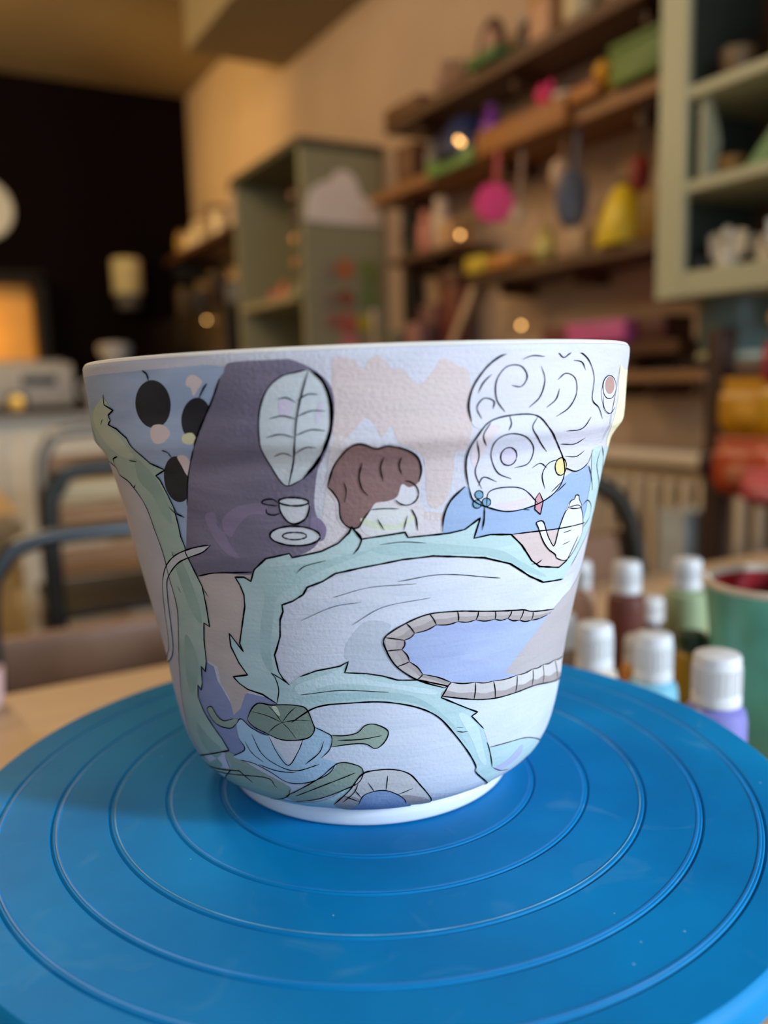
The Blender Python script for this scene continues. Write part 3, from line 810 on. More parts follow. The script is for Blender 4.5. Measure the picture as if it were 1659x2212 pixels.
LINES = [
(2.2,1,'-331 2654 -382 2680 -435 2675'),
(2.2,1,'-336 2575 -412 2593 -491 2580'),
(2.2,1,'-351 2485 -430 2503 -515 2489'),
(2.2,1,'-381 2390 -432 2409 -495 2393'),
(2.2,1,'-323 2665 -263 2693 -206 2690'),
(2.2,1,'-330 2587 -248 2613 -169 2609'),
(2.2,1,'-342 2496 -256 2521 -174 2514'),
(2.2,1,'-369 2403 -296 2435 -233 2433'),
(3.2,1,'-254 2806 -297 2697 -334 2575 -362 2427 -435 2237'),
(6,1,'-249 2813 -179 2755 -141 2657 -142 2547 -172 2457 -249 2351 -341 2270'),
(2.5,1,'-341 2270 -442 2235 -499 2282 -550 2393 -556 2524 -538 2637 -484 2730 -399 2785 -321 2800 -249 2813'),
(4,1,'-265 1960 -275 1944 -301 1930 -339 1919 -387 1913 -440 1912 -492 1915 -539 1924 -576 1936 -598 1951 -603 1968 -591 1985 -563 1999 -523 2010 -474 2017 -422 2018 -371 2014 -327 2005 -292 1992 -271 1977 -265 1960'),
(3,1,'-353 1965 -358 1959 -370 1953 -388 1949 -411 1946 -437 1945 -462 1946 -484 1949 -502 1953 -513 1959 -516 1965 -511 1971 -499 1977 -480 1982 -457 1984 -431 1985 -407 1984 -384 1982 -367 1977 -357 1971 -353 1965'),
(4,1,'-513 2149 -509 2096 -470 2044 -416 2031 -352 2058 -322 2108 -318 2147'),
(4,1,'-321 2147 -326 2141 -341 2135 -362 2131 -389 2129 -419 2129 -449 2131 -475 2135 -496 2140 -509 2147 -512 2154 -506 2161 -491 2166 -468 2171 -441 2173 -411 2173 -382 2171 -356 2167 -336 2161 -324 2155 -321 2147'),
(3,1,'-520 2144 -550 2164 -607 2161 -627 2144 -587 2134 -525 2129'),
(3,1,'-604 2114 -602 2088 -559 2079 -513 2089'),
(4,1,'-1297 2792 -1304 2826 -1342 2847'),
(4,1,'-925 2688 -886 2738 -857 2765'),
(3.5,1,'-1233 2384 -1240 2416 -1279 2426'),
(3.5,1,'-194 2228 -155 2319 -108 2378 -48 2428 18 2444 106 2417 171 2429 275 2405 350 2360 378 2294 367 2232'),
(3,1,'66 2098 21 2050 -17 2004 -84 2011 -126 2059 -131 2144 -165 2198 -194 2228'),
(3,1,'20 2347 0 2271 15 2210 51 2172'),
(2.5,1,'150 2374 129 2314 146 2242'),
(2.5,1,'-96 2250 -82 2201 -97 2140'),
(2.5,1,'254 2369 241 2322 259 2273'),
(2.5,1,'279 2241 304 2237 328 2226 347 2211 360 2193 366 2172 364 2153 353 2135 336 2122 314 2114 288 2112 263 2117 239 2128 221 2143'),
(2.5,1,'63 2098 150 2100 244 2095'),
(3,1,'322 2091 354 2040 368 1969'),
(2.5,1,'106 2047 149 1983'),
(2.5,1,'276 1977 299 2058'),
(4,1,'536 1953 543 2041 584 2121 673 2189'),
(3,1,'830 2073 837 2001 830 1937'),
(2.5,1,'1164 2023 1223 2015'),
(2.5,1,'1424 2098 1523 2147'),
(2.5,1,'1490 2092 1587 2136'),
(2.5,1,'1886 2212 2016 2129 2135 2035'),
(3,1,'1077 1891 1287 1884 1599 1866 2097 1840'),
(3.2,1,'653 2525 634 2603 653 2680 700 2748 767 2809 854 2850 964 2882 1098 2890'),
(2.5,1,'1238 2877 1302 2827 1376 2855 1459 2852 1565 2805 1642 2718 1635 2600 1729 2550 1802 2483'),
(2.5,1,'1900 2304 1858 2225 1698 2193 1527 2226'),
(2.1,1,'717 2536 686 2594 729 2638 793 2622 788 2581'),
(2.1,1,'869 2564 811 2631 808 2722 871 2789 967 2791 1019 2739 981 2689 909 2696'),
(2.1,1,'1041 2580 1124 2633 1156 2717 1119 2788'),
(2.1,1,'1263 2522 1381 2565 1449 2636 1431 2715 1337 2746 1265 2714'),
(2.1,1,'977 2823 1049 2840 1142 2834'),
(2.1,1,'1396 2812 1484 2801 1534 2757'),
(2.1,1,'1378 2442 1544 2445 1637 2504'),
(2.1,1,'1399 2370 1569 2359 1673 2388'),
(2.1,1,'1501 2293 1647 2282 1752 2309'),
(2.1,1,'691 2663 725 2716 776 2755'),
(2.1,1,'1180 2574 1257 2614 1285 2670'),
(3,1,'699 2187 666 2288 670 2397 708 2467 783 2526 934 2547 1107 2534 1235 2450 1435 2324 1534 2199 1486 2103 1294 2042 1040 2024 845 2066 742 2110 699 2187'),
(2.6,1,'1029 2314 1022 2300 1010 2289 994 2283 975 2281 955 2284 936 2291 921 2302 910 2316 905 2331 903 2347 906 2360 914 2371 926 2378 944 2380 964 2378 985 2370 1005 2359 1021 2344 1029 2329 1029 2314'),
(2.3,1,'1025 2264 1137 2281 1158 2355 1051 2427 922 2453 830 2425 832 2339 898 2248 1016 2205'),
(2.3,1,'697 2432 746 2344 734 2259 795 2166'),
(2.3,1,'777 2517 733 2454 774 2399'),
(2.3,1,'1108 2529 1077 2471 1167 2405 1289 2334'),
(2.3,1,'1452 2284 1331 2267 1289 2204 1345 2121'),
(2.3,1,'844 2072 853 2147 973 2163 1135 2139 1292 2048'),
(2.3,1,'901 2198 798 2230 765 2183'),
(2.3,1,'1178 2253 1248 2273 1322 2242'),
(2.3,1,'901 2544 916 2503 900 2469'),
(2.2,1,'810 2135 810 2128 806 2122 800 2117 792 2115 782 2114 772 2116 763 2120 756 2125 751 2132 748 2139 749 2146 752 2152 758 2157 766 2159 775 2160 785 2158 794 2154 802 2149 807 2142 810 2135'),
(2.2,1,'874 2090 873 2083 870 2076 863 2072 855 2069 845 2069 835 2071 825 2075 817 2081 812 2087 809 2095 810 2102 813 2108 819 2112 828 2115 837 2115 848 2113 857 2109 865 2104 871 2097 874 2090'),
(2.2,1,'804 2085 803 2078 800 2072 793 2067 785 2065 775 2064 766 2066 756 2070 749 2076 744 2082 741 2090 742 2097 745 2103 752 2107 760 2110 769 2110 779 2108 788 2104 796 2099 801 2092 804 2085'),
(2.6,1,'1542 2229 1542 2214 1536 2201 1523 2192 1505 2187 1484 2188 1462 2193 1442 2203 1426 2216 1414 2231 1407 2246 1407 2261 1413 2274 1424 2283 1441 2288 1460 2288 1481 2283 1502 2274 1520 2261 1534 2246 1542 2229'),
(2.6,0,'1293 2108 1348 2053 1341 1977 1274 2013 1265 2076 1293 2108'),
(2.6,1,'1697 1984 1645 1946 1601 1861 1574 1767 1497 1813 1448 1860 1384 1932 1313 1934 1342 1899 1418 1815 1506 1754 1611 1709 1659 1677 1829 1646 1988 1710 2066 1800 1910 1960 1697 1984'),
(2.4,1,'1685 1980 1710 2016 1765 2023 1777 2044 1829 2036 1852 2011 1931 1958 1797 1962 1685 1980'),
(2.2,1,'1955 1966 2052 1984 2198 1932 2228 1861 2067 1815'),
(2.2,1,'1680 1831 1817 1831'),
(2.2,1,'1700 1756 1821 1762'),
(1.8,1,'2016 2655 2011 2635 1993 2617 1964 2603 1928 2595 1890 2594 1853 2598 1821 2609 1797 2624 1780 2643 1774 2663 1777 2682 1790 2700 1811 2713 1840 2722 1874 2724 1912 2720 1950 2710 1982 2695 2006 2676 2016 2655'),
(1.8,1,'1780 2626 1817 2542 1925 2508 2034 2543'),
(3,1,'1444 1384 1453 1355 1443 1329'),
(3,1,'1672 1323 1543 1321 1443 1329'),
(3,1,'1323 1413 1316 1382 1293 1354'),
(3,1,'1443 1329 1363 1334 1293 1354'),
(3,1,'1190 1429 1181 1406 1158 1385'),
(3,1,'1293 1354 1219 1362 1158 1385'),
(3,1,'1020 1449 1030 1423 1027 1399'),
(3,1,'1158 1385 1089 1384 1027 1399'),
(3,1,'866 1468 865 1443 852 1418'),
(3,1,'1027 1399 936 1400 852 1418'),
(3,1,'689 1488 701 1456 703 1425'),
(3,1,'852 1418 776 1413 703 1425'),
(3,1,'474 1492 507 1457 530 1422'),
(3,1,'703 1425 620 1415 530 1422'),
(3,1,'302 1450 339 1418 366 1386'),
(3,1,'530 1422 455 1397 366 1386'),
(3,1,'146 1374 223 1362 292 1349'),
(3,1,'366 1386 339 1363 292 1349'),
(3,1,'158 1293 221 1294 274 1294'),
(3,1,'292 1349 295 1321 274 1294'),
(3,1,'237 1191 291 1204 334 1216'),
(3,1,'274 1294 315 1256 334 1216'),
(3,1,'397 1099 425 1114 441 1130'),
(3,1,'334 1216 397 1177 441 1130'),
(3,1,'630 1025 663 1038 685 1053'),
(3,1,'441 1130 569 1098 685 1053'),
(3.4,1,'1775 1342 1444 1384 1323 1413 1190 1429 1020 1449 866 1468 689 1488 474 1492 302 1450 146 1374 158 1293 237 1191 397 1099 630 1025'),
(3,1,'911 914 918 967 911 1023'),
(3,1,'685 1053 792 1032 911 1023'),
(3,1,'1136 885 1125 942 1098 1002'),
(3,1,'911 1023 1003 1005 1098 1002'),
(3,1,'1380 875 1387 931 1374 990'),
(3,1,'1098 1002 1230 990 1374 990'),
(3,1,'1620 867 1622 924 1598 987'),
(3,1,'1374 990 1481 982 1598 987'),
(3,1,'1830 840 1820 905 1774 978'),
(3,1,'1598 987 1685 975 1774 978'),
(3,1,'2282 759 2181 853 2054 950'),
(3,1,'1774 978 1905 958 2054 950'),
(3,1,'2569 717 2569 785 2405 894'),
(3,1,'2054 950 2203 920 2405 894'),
(3.4,1,'608 976 911 914 1136 885 1380 875 1620 867 1830 840 2282 759 2569 717'),
(3.4,1,'-349 283 -185 403 -58 522 87 546 231 538 351 499 449 416 607 263 615 198'),
(2.8,1,'348 267 322 309 253 356 144 396 39 395 -61 362 -116 279'),
(2.6,0,'39 395 -14 463'),
(2.6,0,'144 396 159 502'),
(2.6,0,'253 356 390 391'),
(2.6,0,'-82 349 -139 415'),
(2.6,0,'-95 313 -237 362'),
(2.6,1,'-1190 775 -1127 814 -1024 768 -867 738'),
(2.6,1,'-436 824 -353 797 -298 766 -321 688 -400 627'),
(2.6,1,'-275 597 -357 519 -550 449 -748 431 -905 485 -1072 523 -1236 522'),
(2.6,1,'-1318 533 -1147 608 -1190 673'),
(2.6,1,'-859 733 -801 629 -710 556 -600 659 -541 748'),
(2.6,1,'-1035 727 -964 609 -821 545 -647 524 -426 583'),
(2.6,1,'-367 737 -416 660 -551 576'),
(2.6,1,'-1128 667 -1072 597 -962 549'),
(2.6,1,'-1020 525 -833 504 -650 511'),
(3,1,'-1061 820 -995 897 -916 941 -806 940 -690 952 -577 954 -493 938 -448 852 -438 806 -491 756 -609 731 -755 725 -887 754 -1006 782 -1061 820'),
(2,1,'-718 836 -853 868 -999 879'),
(2,1,'-718 836 -772 893 -829 932'),
(2,1,'-718 836 -646 900 -578 945'),
(2,1,'-718 836 -590 860 -470 863'),
(2,1,'-718 836 -661 799 -607 743'),
(2,1,'-718 836 -787 806 -863 757'),
(2.6,1,'-1190 775 -1269 732 -1403 722 -1497 742 -1559 805 -1486 837 -1427 789 -1349 768 -1220 801'),
(2.6,1,'-305 775 -189 776 -86 793 -16 838 67 841 164 796 140 732 62 688 -21 720 -136 722 -308 703'),
(2.6,1,'-249 746 -58 751 114 769'),
(2.6,1,'-1423 411 -1876 124 -1367 127 -854 290 -744 378'),
(2.6,1,'-1441 516 -1423 411'),
(2.6,1,'-824 313 -691 369 -441 486 -263 594 -126 589 -53 550 -90 467 -245 405 -477 328 -745 269'),
(2.6,1,'-708 329 -407 438 -118 532'),
(2.6,1,'-2678 124 -1114 426 -881 374'),
(2.6,1,'-99 454 -147 385 -261 305'),
(3.6,0,'-1870 2729 -1878 2672 -1737 2640 -1829 2612 -1801 2583 -1849 2559 -1724 2537 -1605 2487 -1550 2404 -1494 2346 -1353 2311 -1472 2275 -1438 2252 -1402 2177 -1370 2101 -1363 1994 -1366 1926 -1344 1868 -1353 1834 -1302 1736 -1252 1640 -1256 1518 -1273 1389 -1329 1406 -1379 1293 -1419 1147 -1467 1073 -1511 1100 -1561 977 -1599 927 -1637 955 -1679 869 -1622 778 -1512 695 -1421 633 -1358 565 -2818 110 -1295 431 -1167 366'),
(2.6,1,'-1921 375 -2132 471 -2118 633 -2057 823 -1940 1023 -1768 1257 -1651 1458 -1649 1661 -1645 1802 -1687 1939 -1737 2089 -1855 2190 -1945 2226 -2084 2249 -2143 2297 -2473 2339 -2230 2451 -2330 2549'),
(3.8,0,'-744 954 -866 1003 -1005 1021 -1081 1051 -1132 1087 -977 1116 -1039 1184 -1089 1284 -1079 1369 -975 1263 -995 1313 -931 1445 -883 1549 -873 1618 -893 1677 -921 1719 -847 1723 -797 1701 -756 1770 -656 1836 -482 1868 -466 1845 -263 1880 -150 1922 -77 1978 -58 2010 -1 1941 74 1948 285 1966 304 1937 586 1942 699 1954 807 2009 771 1899 901 1908 1077 1891 1192 1817 1319 1712 1424 1662 1710 1615 1833 1640 1983 1774'),
(3,1,'2093 2312 2514 2062 2493 1870 2161 1702 1944 1585'),
(4,0,'1834 1523 1510 1554 1326 1617 1102 1720 870 1780 682 1803 482 1824 269 1817 4 1785 -180 1756 -270 1712 -383 1678 -418 1635 -498 1596 -582 1572 -581 1533 -612 1483 -631 1381 -672 1306 -700 1264 -686 1161 -658 1119 -611 1081'),
(3.4,0,'-516 1138 -377 1180 -192 1210 -127 1238 -160 1170 6 1161 129 1141 244 1109 417 1096 662 1033 607 966 862 863 957 827 898 810 1037 706'),
(3,1,'1090 607 1130 552 1217 405'),
(3.6,1,'1484 128 1049 390 1002 461 897 574 713 745 586 847 440 914 260 960 57 983 -208 976 -344 963 -462 930 -634 842'),
(3,1,'-1085 1895 -1165 1885 -1309 1857 -1483 1806 -1631 1735 -1726 1663 -1813 1567 -1924 1384 -2007 1237 -2147 1096 -2541 932 -2218 1011 -1995 1126 -1871 1304 -1777 1494 -1709 1613 -1614 1685 -1464 1763 -1329 1806 -1178 1847 -1085 1895'),
(2.4,1,'-1422 2098 -1368 2064 -1281 2042'),
(2.4,1,'-1361 2099 -1347 2065 -1279 2047'),
(3.2,1,'-58 2005 -1 1951 -15 1901 -53 1861'),
(2.6,1,'-744 954 -710 1042 -723 1115 -756 1150'),
(2.6,1,'-756 1150 -682 1120 -610 1084'),
(2.2,1,'758 761 824 749'),
(2.2,1,'761 735 819 720 874 717'),
(2.4,1,'1128 565 1376 547 1617 519 1850 460 2242 333'),
(2,1,'1228 401 1369 344 1534 310'),
(2.4,1,'1325 1689 1395 1686 1444 1701'),
(2.2,1,'-1763 2352 -1656 2351'),
(2.4,1,'-1943 2590 -2000 2554'),
(3,1,'-1273 1700 -1088 1733 -770 1756'),
(3,1,'-2143 2297 -2114 2342 -1933 2371'),
(2.6,1,'-1928 2225 -1849 2188 -1798 2207'),
(2.2,1,'-1518 1828 -1503 1788'),
(2,1,'-1554 1611 -1533 1570'),
(2,1,'-1210 1576 -1247 1629'),
(1.8,1,'118 1906 271 1914 427 1899'),
(1.8,1,'-237 1829 -382 1798 -452 1756'),
(1.8,1,'241 1696 569 1713 1028 1645'),
(1.2,1,'-208 1619 50 1671 371 1675'),
(1.2,1,'-89 1455 144 1555 476 1587'),
(1.2,1,'-456 1482 -212 1565 -16 1588'),
(1.8,1,'-527 1024 -186 1060 175 1038'),
(2.4,1,'2079 2291 2113 2176 2541 1989'),
(2,1,'2098 2777 2001 2593 1957 2475 2048 2348'),
(3.6,1,'-999 2444 -923 2555 -835 2679 -772 2787'),
(2.4,1,'-1229 2113 -1125 2321 -999 2444'),
]

for part, mk, sm, lay, s in POLYS:
    X, Nn, V, F = fill(decode(s), sm, lay)
    if F:
        arrays_to_object(part, [(X, Nn, V, F, 0)], pot, [paint_mat(mk)])
rb = []
for wpx, sm, s in LINES:
    q = ribbon(decode(s), sm, wpx)
    if q:
        rb.append(q + (0,))
ink = arrays_to_object('ink_outline', rb, pot, [paint_mat('ink')])
ink['kind'] = 'stuff'

# ------------------------------------------------------------------ paint bottles and mug on the table
cap_m = pm('white_plastic_cap', (218, 220, 222), 0.4, 0.02, 30)
TZ = 0.75


def paint_bottle(label, x, y, ztop, col, rb_, rc, hc, name='paint_bottle', capmat=None):
    t = thing(name, label, 'bottle', (x, y, TZ), random.uniform(0, 3), 'acrylic paint bottles on the worktable')
    H = ztop - TZ
    hb = H - hc
    m_ = pm('bottle_' + '_'.join(map(str, col)), col, 0.35, 0.05, 20)
    sh = min(0.012, rb_ * 0.6)
    obj('bottle_body', lathe([(0, 0.0), (rb_ * .92, 0.0), (rb_, 0.003), (rb_, hb - sh), (rb_ * .93, hb - sh * .4), (rc * .9, hb - .001), (rc * .86, hb + .004), (0, hb + .004)], 32), m_, t)
    pr = [(0, hb), (rc, hb), (rc, hb + hc * .18), (rc * .95, hb + hc * .22), (rc * .95, hb + hc * .93), (rc * .90, hb + hc * .985), (rc * .84, hb + hc), (0, hb + hc)]
    c = obj('cap', lathe(pr, 32), capmat or cap_m, t)
    bm = bmesh.new()
    for k in range(24):
        a = 2 * PI * k / 24
        box(-.0005, .0005, -.0007, .0007, hb + hc * .25, hb + hc * .76, bm=bm)
        for v in bm.verts[-8:]:
            x0, y0 = v.co.x + rc * .955, v.co.y
            v.co.x, v.co.y = x0 * math.cos(a) - y0 * math.sin(a), x0 * math.sin(a) + y0 * math.cos(a)
    obj('grip_rib', bm, capmat or cap_m, c)['kind'] = 'stuff'
    return t


for label, x, y, zt, col, rb_, rc, hc in (
    ('lavender paint bottle with white cap, nearest behind the turntable rim', 0.204, 0.020, 0.850, (132, 132, 200), 0.0150, 0.0120, 0.025),
    ('light blue paint bottle with white cap left of the lavender one', 0.250, 0.103, 0.831, (130, 196, 220), 0.0150, 0.0118, 0.028),
    ('white capped cream paint bottle close behind the pot, in front of the maroon one', 0.212, 0.114, 0.841, (214, 200, 180), 0.0140, 0.0112, 0.026),
    ('dark maroon paint bottle with white cap', 0.349, 0.222, 0.842, (104, 58, 50), 0.0150, 0.0112, 0.024),
    ('sage green paint bottle with white cap at the back of the table', 0.391, 0.199, 0.843, (150, 168, 130), 0.0165, 0.0112, 0.023),
    ('beige pink paint bottle with white cap beside the pot edge', 0.345, 0.272, 0.834, (196, 158, 134), 0.0140, 0.0104, 0.022),
    ('mustard paint bottle with dark green cap between the light blue and lavender bottles', 0.305, 0.120, 0.818, (166, 124, 22), 0.0110, 0.0090, 0.012),
    ('orange paint bottle with pale cap behind the light blue one', 0.298, 0.160, 0.806, (206, 140, 70), 0.0120, 0.0100, 0.018),
    ('dark violet paint bottle at the right edge of the photo', 0.246, -0.004, 0.826, (84, 62, 110), 0.0150, 0.0110, 0.020),
    ('short brown paint bottle with white cap half hidden behind the pot', 0.240, 0.176, 0.828, (150, 120, 96), 0.0125, 0.0110, 0.022),
    ('squat pale paint pot with wide white lid behind the mustard bottle', 0.372, 0.140, 0.800, (206, 200, 184), 0.0200, 0.0180, 0.012),
    ('small bottle with white lid between the maroon and sage ones', 0.431, 0.272, 0.790, (60, 48, 44), 0.0120, 0.0110, 0.020),
):
    cm = pm('dark_green_cap', (40, 62, 40), 0.4) if 'mustard' in label else None
    paint_bottle(label, x, y, zt, col, rb_, rc, hc, capmat=cm)

# turquoise mug with red inside holding two brushes
mug_out = pm('turquoise_glaze', (92, 168, 146), 0.3, 0.30, 26.0)
mug_in = pm('red_glaze', (150, 20, 28), 0.35, 0.1)
mug_rim = pm('cream_rim', (206, 190, 168), 0.5)
M0 = Vector((0.322, 0.071, TZ))
mt = thing('mug', 'large turquoise glazed mug with cream rim and red inside at the right edge', 'mug', M0)
obj('mug_body', lathe([(0, 0), (0.027, 0), (0.030, 0.003), (0.036, 0.05), (0.0425, 0.106), (0.0426, 0.108)], 64, cap=False), mug_out, mt)
obj('lip', lathe([(0.0426, 0.1075), (0.0431, 0.1100), (0.0420, 0.1118), (0.0394, 0.1110), (0.0388, 0.107)], 64, cap=False), mug_rim, mt)
obj('lining', lathe([(0.0389, 0.1075), (0.033, 0.05), (0.028, 0.006), (0, 0.005)], 64, cap=False), mug_in, mt)
obj('handle', tube([(0.036, 0, 0.09), (0.058, 0, 0.088), (0.066, 0, 0.06), (0.055, 0, 0.034), (0.032, 0, 0.028)], 0.005), mug_out, mt, rot=(0, 0, -0.9))
br = pm('dark_green_bristle', (22, 48, 26), 0.7, 0.3, 60)
for k, (lb, dx, dy, rx, ry) in enumerate((('brush with dark green bristles leaning left in the mug', 0.006, 0.004, 0.10, 0.05), ('thick brush with dark green bristles leaning right in the mug', 0.014, -0.014, -0.08, 0.12))):
    b = thing('paint_brush', lb, 'brush', M0 + Vector((dx, dy, 0.008)), group='brushes in the mug', rot=(rx, ry, 0))
    obj('brush_handle', lathe([(0, 0), (0.002, 0), (0.0035, 0.05), (0.003, 0.09), (0, 0.09)], 12), pm('ochre_handle', (150, 110, 50), 0.5), b)
    obj('ferrule', lathe([(0.0032, 0.088), (0.0045, 0.10), (0.0045, 0.108)], 12), steel, b)
    obj('bristles', blob(0.010, 0.007, 0.026, (0, 0, 0.128)), br, b)

# ------------------------------------------------------------------ chairs
dark_wood = pm('brown_chair_wood', (128, 92, 68), 0.45, 0.18, 8.0, 0.0006, 30, stretch=(1, 6, 1))
orange_wood = pm('orange_brown_wood', (158, 108, 62), 0.45, 0.18, 8.0, stretch=(1, 6, 1))
pale_wood = pm('pale_slat_wood', (196, 168, 124), 0.5, 0.12, 8.0, stretch=(1, 6, 1))


def tube_chair(label, loc, rz, width, ztube, slats, metal, tr, seatz=0.46, seat_wood=None, cr=0.07, group='steel tube chairs with wooden backs'):
    """back in the local XZ plane at y=0, seat towards local +y"""
    t = thing('tube_chair', label, 'chair', loc, rz, group)
    w2 = width / 2
    pts = [(-w2, 0, 0.0), (-w2, 0, ztube * .5), (-w2, 0, ztube - cr * 1.6), (-w2 + cr * .28, 0, ztube - cr * .42), (-w2 + cr, 0, ztube), (0, 0, ztube + .002), (w2 - cr, 0, ztube), (w2 - cr * .28, 0, ztube - cr * .42), (w2, 0, ztube - cr * 1.6), (w2, 0, ztube * .5), (w2, 0, 0)]
    obj('back_tube', tube(pts, tr, 12), metal, t)
    for sx in (-1, 1):
        obj('front_leg', tube([(sx * w2 * .92, .36, 0), (sx * w2 * .92, .36, seatz - .02)], tr * .9, 10, smooth=0), metal, t)
        obj('side_rail', tube([(sx * w2 * .96, 0, seatz - .03), (sx * w2 * .92, .36, seatz - .03)], tr * .8, 8, smooth=0), metal, t)
    obj('seat', box(-w2 + .01, w2 - .01, 0.015, .39, seatz - .012, seatz + .012, .008), seat_wood or slats[0][2], t)
    for (za, zb, mat, ex) in slats:
        o_ = box(-w2 - ex, w2 + ex, tr, tr + .022, za, zb, .010, seg=3)
        obj('back_slat', o_, mat, t)
    return t


tube_chair('near chair with blue grey tube arch and brown back rail left of the pot', (0.095, 0.755, 0), 0.0, 0.34, 0.822, [(0.640, 0.710, dark_wood, .05)], steel, 0.0105, cr=.06)
tube_chair('chair with dark tube arch and brown back rail behind the paint bottles', (0.485, 0.490, 0), 0.0, 0.33, 0.872, [(0.71, 0.795, dark_wood, .02)], pm('dark_steel_tube', (62, 62, 58), 0.4, 0.1, metal=0.7), 0.012, cr=.11)
tube_chair('dark tube chair with orange brown slats in the middle distance', (0.335, 1.21, 0), 0.0, 0.56, 0.858, [(0.80, 0.838, pale_wood, 0), (0.748, 0.792, orange_wood, 0), (0.672, 0.722, orange_wood, 0)], MATS['dark_steel_tube'], 0.016, cr=.06, seat_wood=pm('black_seat', (26, 18, 14), .6))
tube_chair('farthest chair with pale tube arch in front of the white counter', (0.45, 1.78, 0), 0.0, 0.66, 0.895, [(0.78, 0.84, orange_wood, 0)], pm('pale_steel_tube', (140, 132, 120), 0.4, 0.1, metal=0.6), 0.015, cr=.07, seat_wood=MATS['black_seat'])

yel_wood = pm('yellow_pine', (206, 160, 84), 0.5, 0.12, 8.0, stretch=(1, 6, 1))
t = thing('pine_table', 'yellow pine table behind the near chair on the left', 'table', (0, 0, 0))
obj('table_top', box(-1.10, 0.03, 1.36, 1.75, 0.725, 0.775, 0.004), pale_wood, t)
for x, y in ((-0.006, 1.40), (-0.006, 1.70), (-1.05, 1.40), (-1.05, 1.70)):
    obj('leg', box(x - 0.03, x + 0.03, y - 0.03, y + 0.03, 0, 0.725, 0.003), yel_wood, t)

# pale pink cup at the left edge
t = thing('pink_cup', 'small pale pink cup near the table edge at the far left', 'cup', (-0.104, 0.435, 0.75))
obj('cup_body', lathe([(0, 0), (.012, 0), (.015, .004), (.017, .03), (.0155, .03), (.013, .006), (0, .004)], 24), pm('pink_cup_glaze', (206, 176, 176), 0.4), t)

# ------------------------------------------------------------------ counter at the far left with its machines
cream = pm('cream_counter_paint', (232, 222, 202), 0.6, 0.04, 3)
t = thing('counter', 'cream painted service counter in front of the dark wall', 'counter', (0, 3.6, 0))
obj('counter_body', box(-1.6, 0.80, -0.25, 0.3, 0.0, 0.87), cream, t, smooth=False)
obj('counter_top', box(-1.62, 0.83, -0.28, 0.32, 0.87, 0.90, .004), pm('grey_counter_top', (150, 142, 130), 0.4), t, smooth=False)
for k in range(4):
    x = -1.5 + k * .58
    obj('front_panel', box(x, x + .52, -0.262, -0.25, 0.08, 0.82, .004), cream, t, smooth=False)
t = thing('espresso_machine', 'boxy grey espresso machine with a dark slot on the cream counter', 'machine', (0.26, 3.55, 0.9))
g1 = pm('brushed_grey', (170, 162, 150), 0.5, 0.06)
obj('machine_body', box(-.20, .22, -.15, .18, 0.03, .20, .012), g1, t)
obj('machine_top', box(-.17, .19, -.12, .16, .20, .212, .004), pm('pale_machine_top', (150, 144, 136), .5), t)
obj('slot', box(.02, .15, -.156, -.148, .115, .15, .003), pm('black_slot', (18, 16, 16), .4), t)
obj('bright_spot_disc', lathe([(0, 0), (.028, 0), (.028, .012), (0, .014)], 24), pm('brass_bright_spot', (170, 120, 50), .3, metal=1.0), t, loc=(-0.008, -.156, 0.045), rot=(PI / 2, 0, 0))  # brass disc added in place of a blurred bright spot of light
obj('spot_surround', box(-0.043, 0.037, -.156, -.148, .0, .085, .004), MATS['black_slot'], t)  # dark surround of the bright spot
for x in (-.17, .19):
    obj('foot', lathe([(.015, 0), (.015, .032)], 12), MATS['black_slot'], t, loc=(x, -.1, 0))
t = thing('jug', 'rounded cream jug right of the espresso machine on the counter', 'jug', (0.60, 3.5, 0.9))
obj('jug_body', lathe([(0, 0), (.05, 0), (.062, .04), (.055, .1), (.04, .14), (.044, .16), (.036, .16), (.03, .02), (0, .02)], 24), pm('cream_jug', (196, 186, 168), .5), t)
obj('handle', tube([(-.05, 0, .13), (-.085, 0, .10), (-.055, 0, .04)], .008, 8), MATS['cream_jug'], t)
t = thing('grinder', 'pale rounded grinder hopper just above the pot rim', 'grinder', (0.70, 3.62, 0.9))
obj('hopper', lathe([(0, .0), (.06, .0), (.06, .14), (.03, .17), (.075, .26), (.07, .285), (0, .295)], 24), pm('pale_grinder', (170, 164, 158), .4), t)

# things on the dark far wall
t = thing('wall_clock', 'round white clock cut by the left edge of the dark wall', 'clock', (0.262, Y_FAR - .002, 1.835), rot=(PI / 2, 0, 0))
obj('clock_case', lathe([(0, 0), (.143, 0), (.143, .03), (.134, .036), (.129, .03), (0, .03)], 48), pm('white_clock_case', (200, 196, 180), .5), t)
obj('clock_hand', box(-.004, .004, 0, .11, .031, .034), MATS['black_slot'], t, smooth=False)
obj('clock_hand', box(-.075, 0, -.004, .004, .031, .034), MATS['black_slot'], t, smooth=False)
t = thing('paper_roll_holder', 'pale cylinder with grey base mounted on the dark wall', 'holder', (0.895, Y_FAR - .09, 1.385))
obj('bracket', box(-.03, .03, .0, .088, .02, .24, .004), MATS['black_slot'], t)
obj('roll', lathe([(0, .07), (.068, .07), (.071, .075), (.071, .235), (.067, .242), (0, .242)], 32), pm('cream_paper_roll', (214, 200, 150), .8), t)
obj('base', lathe([(0, 0), (.052, 0), (.056, .01), (.056, .07), (0, .07)], 32), pm('grey_roll_base', (90, 86, 84), .5), t)

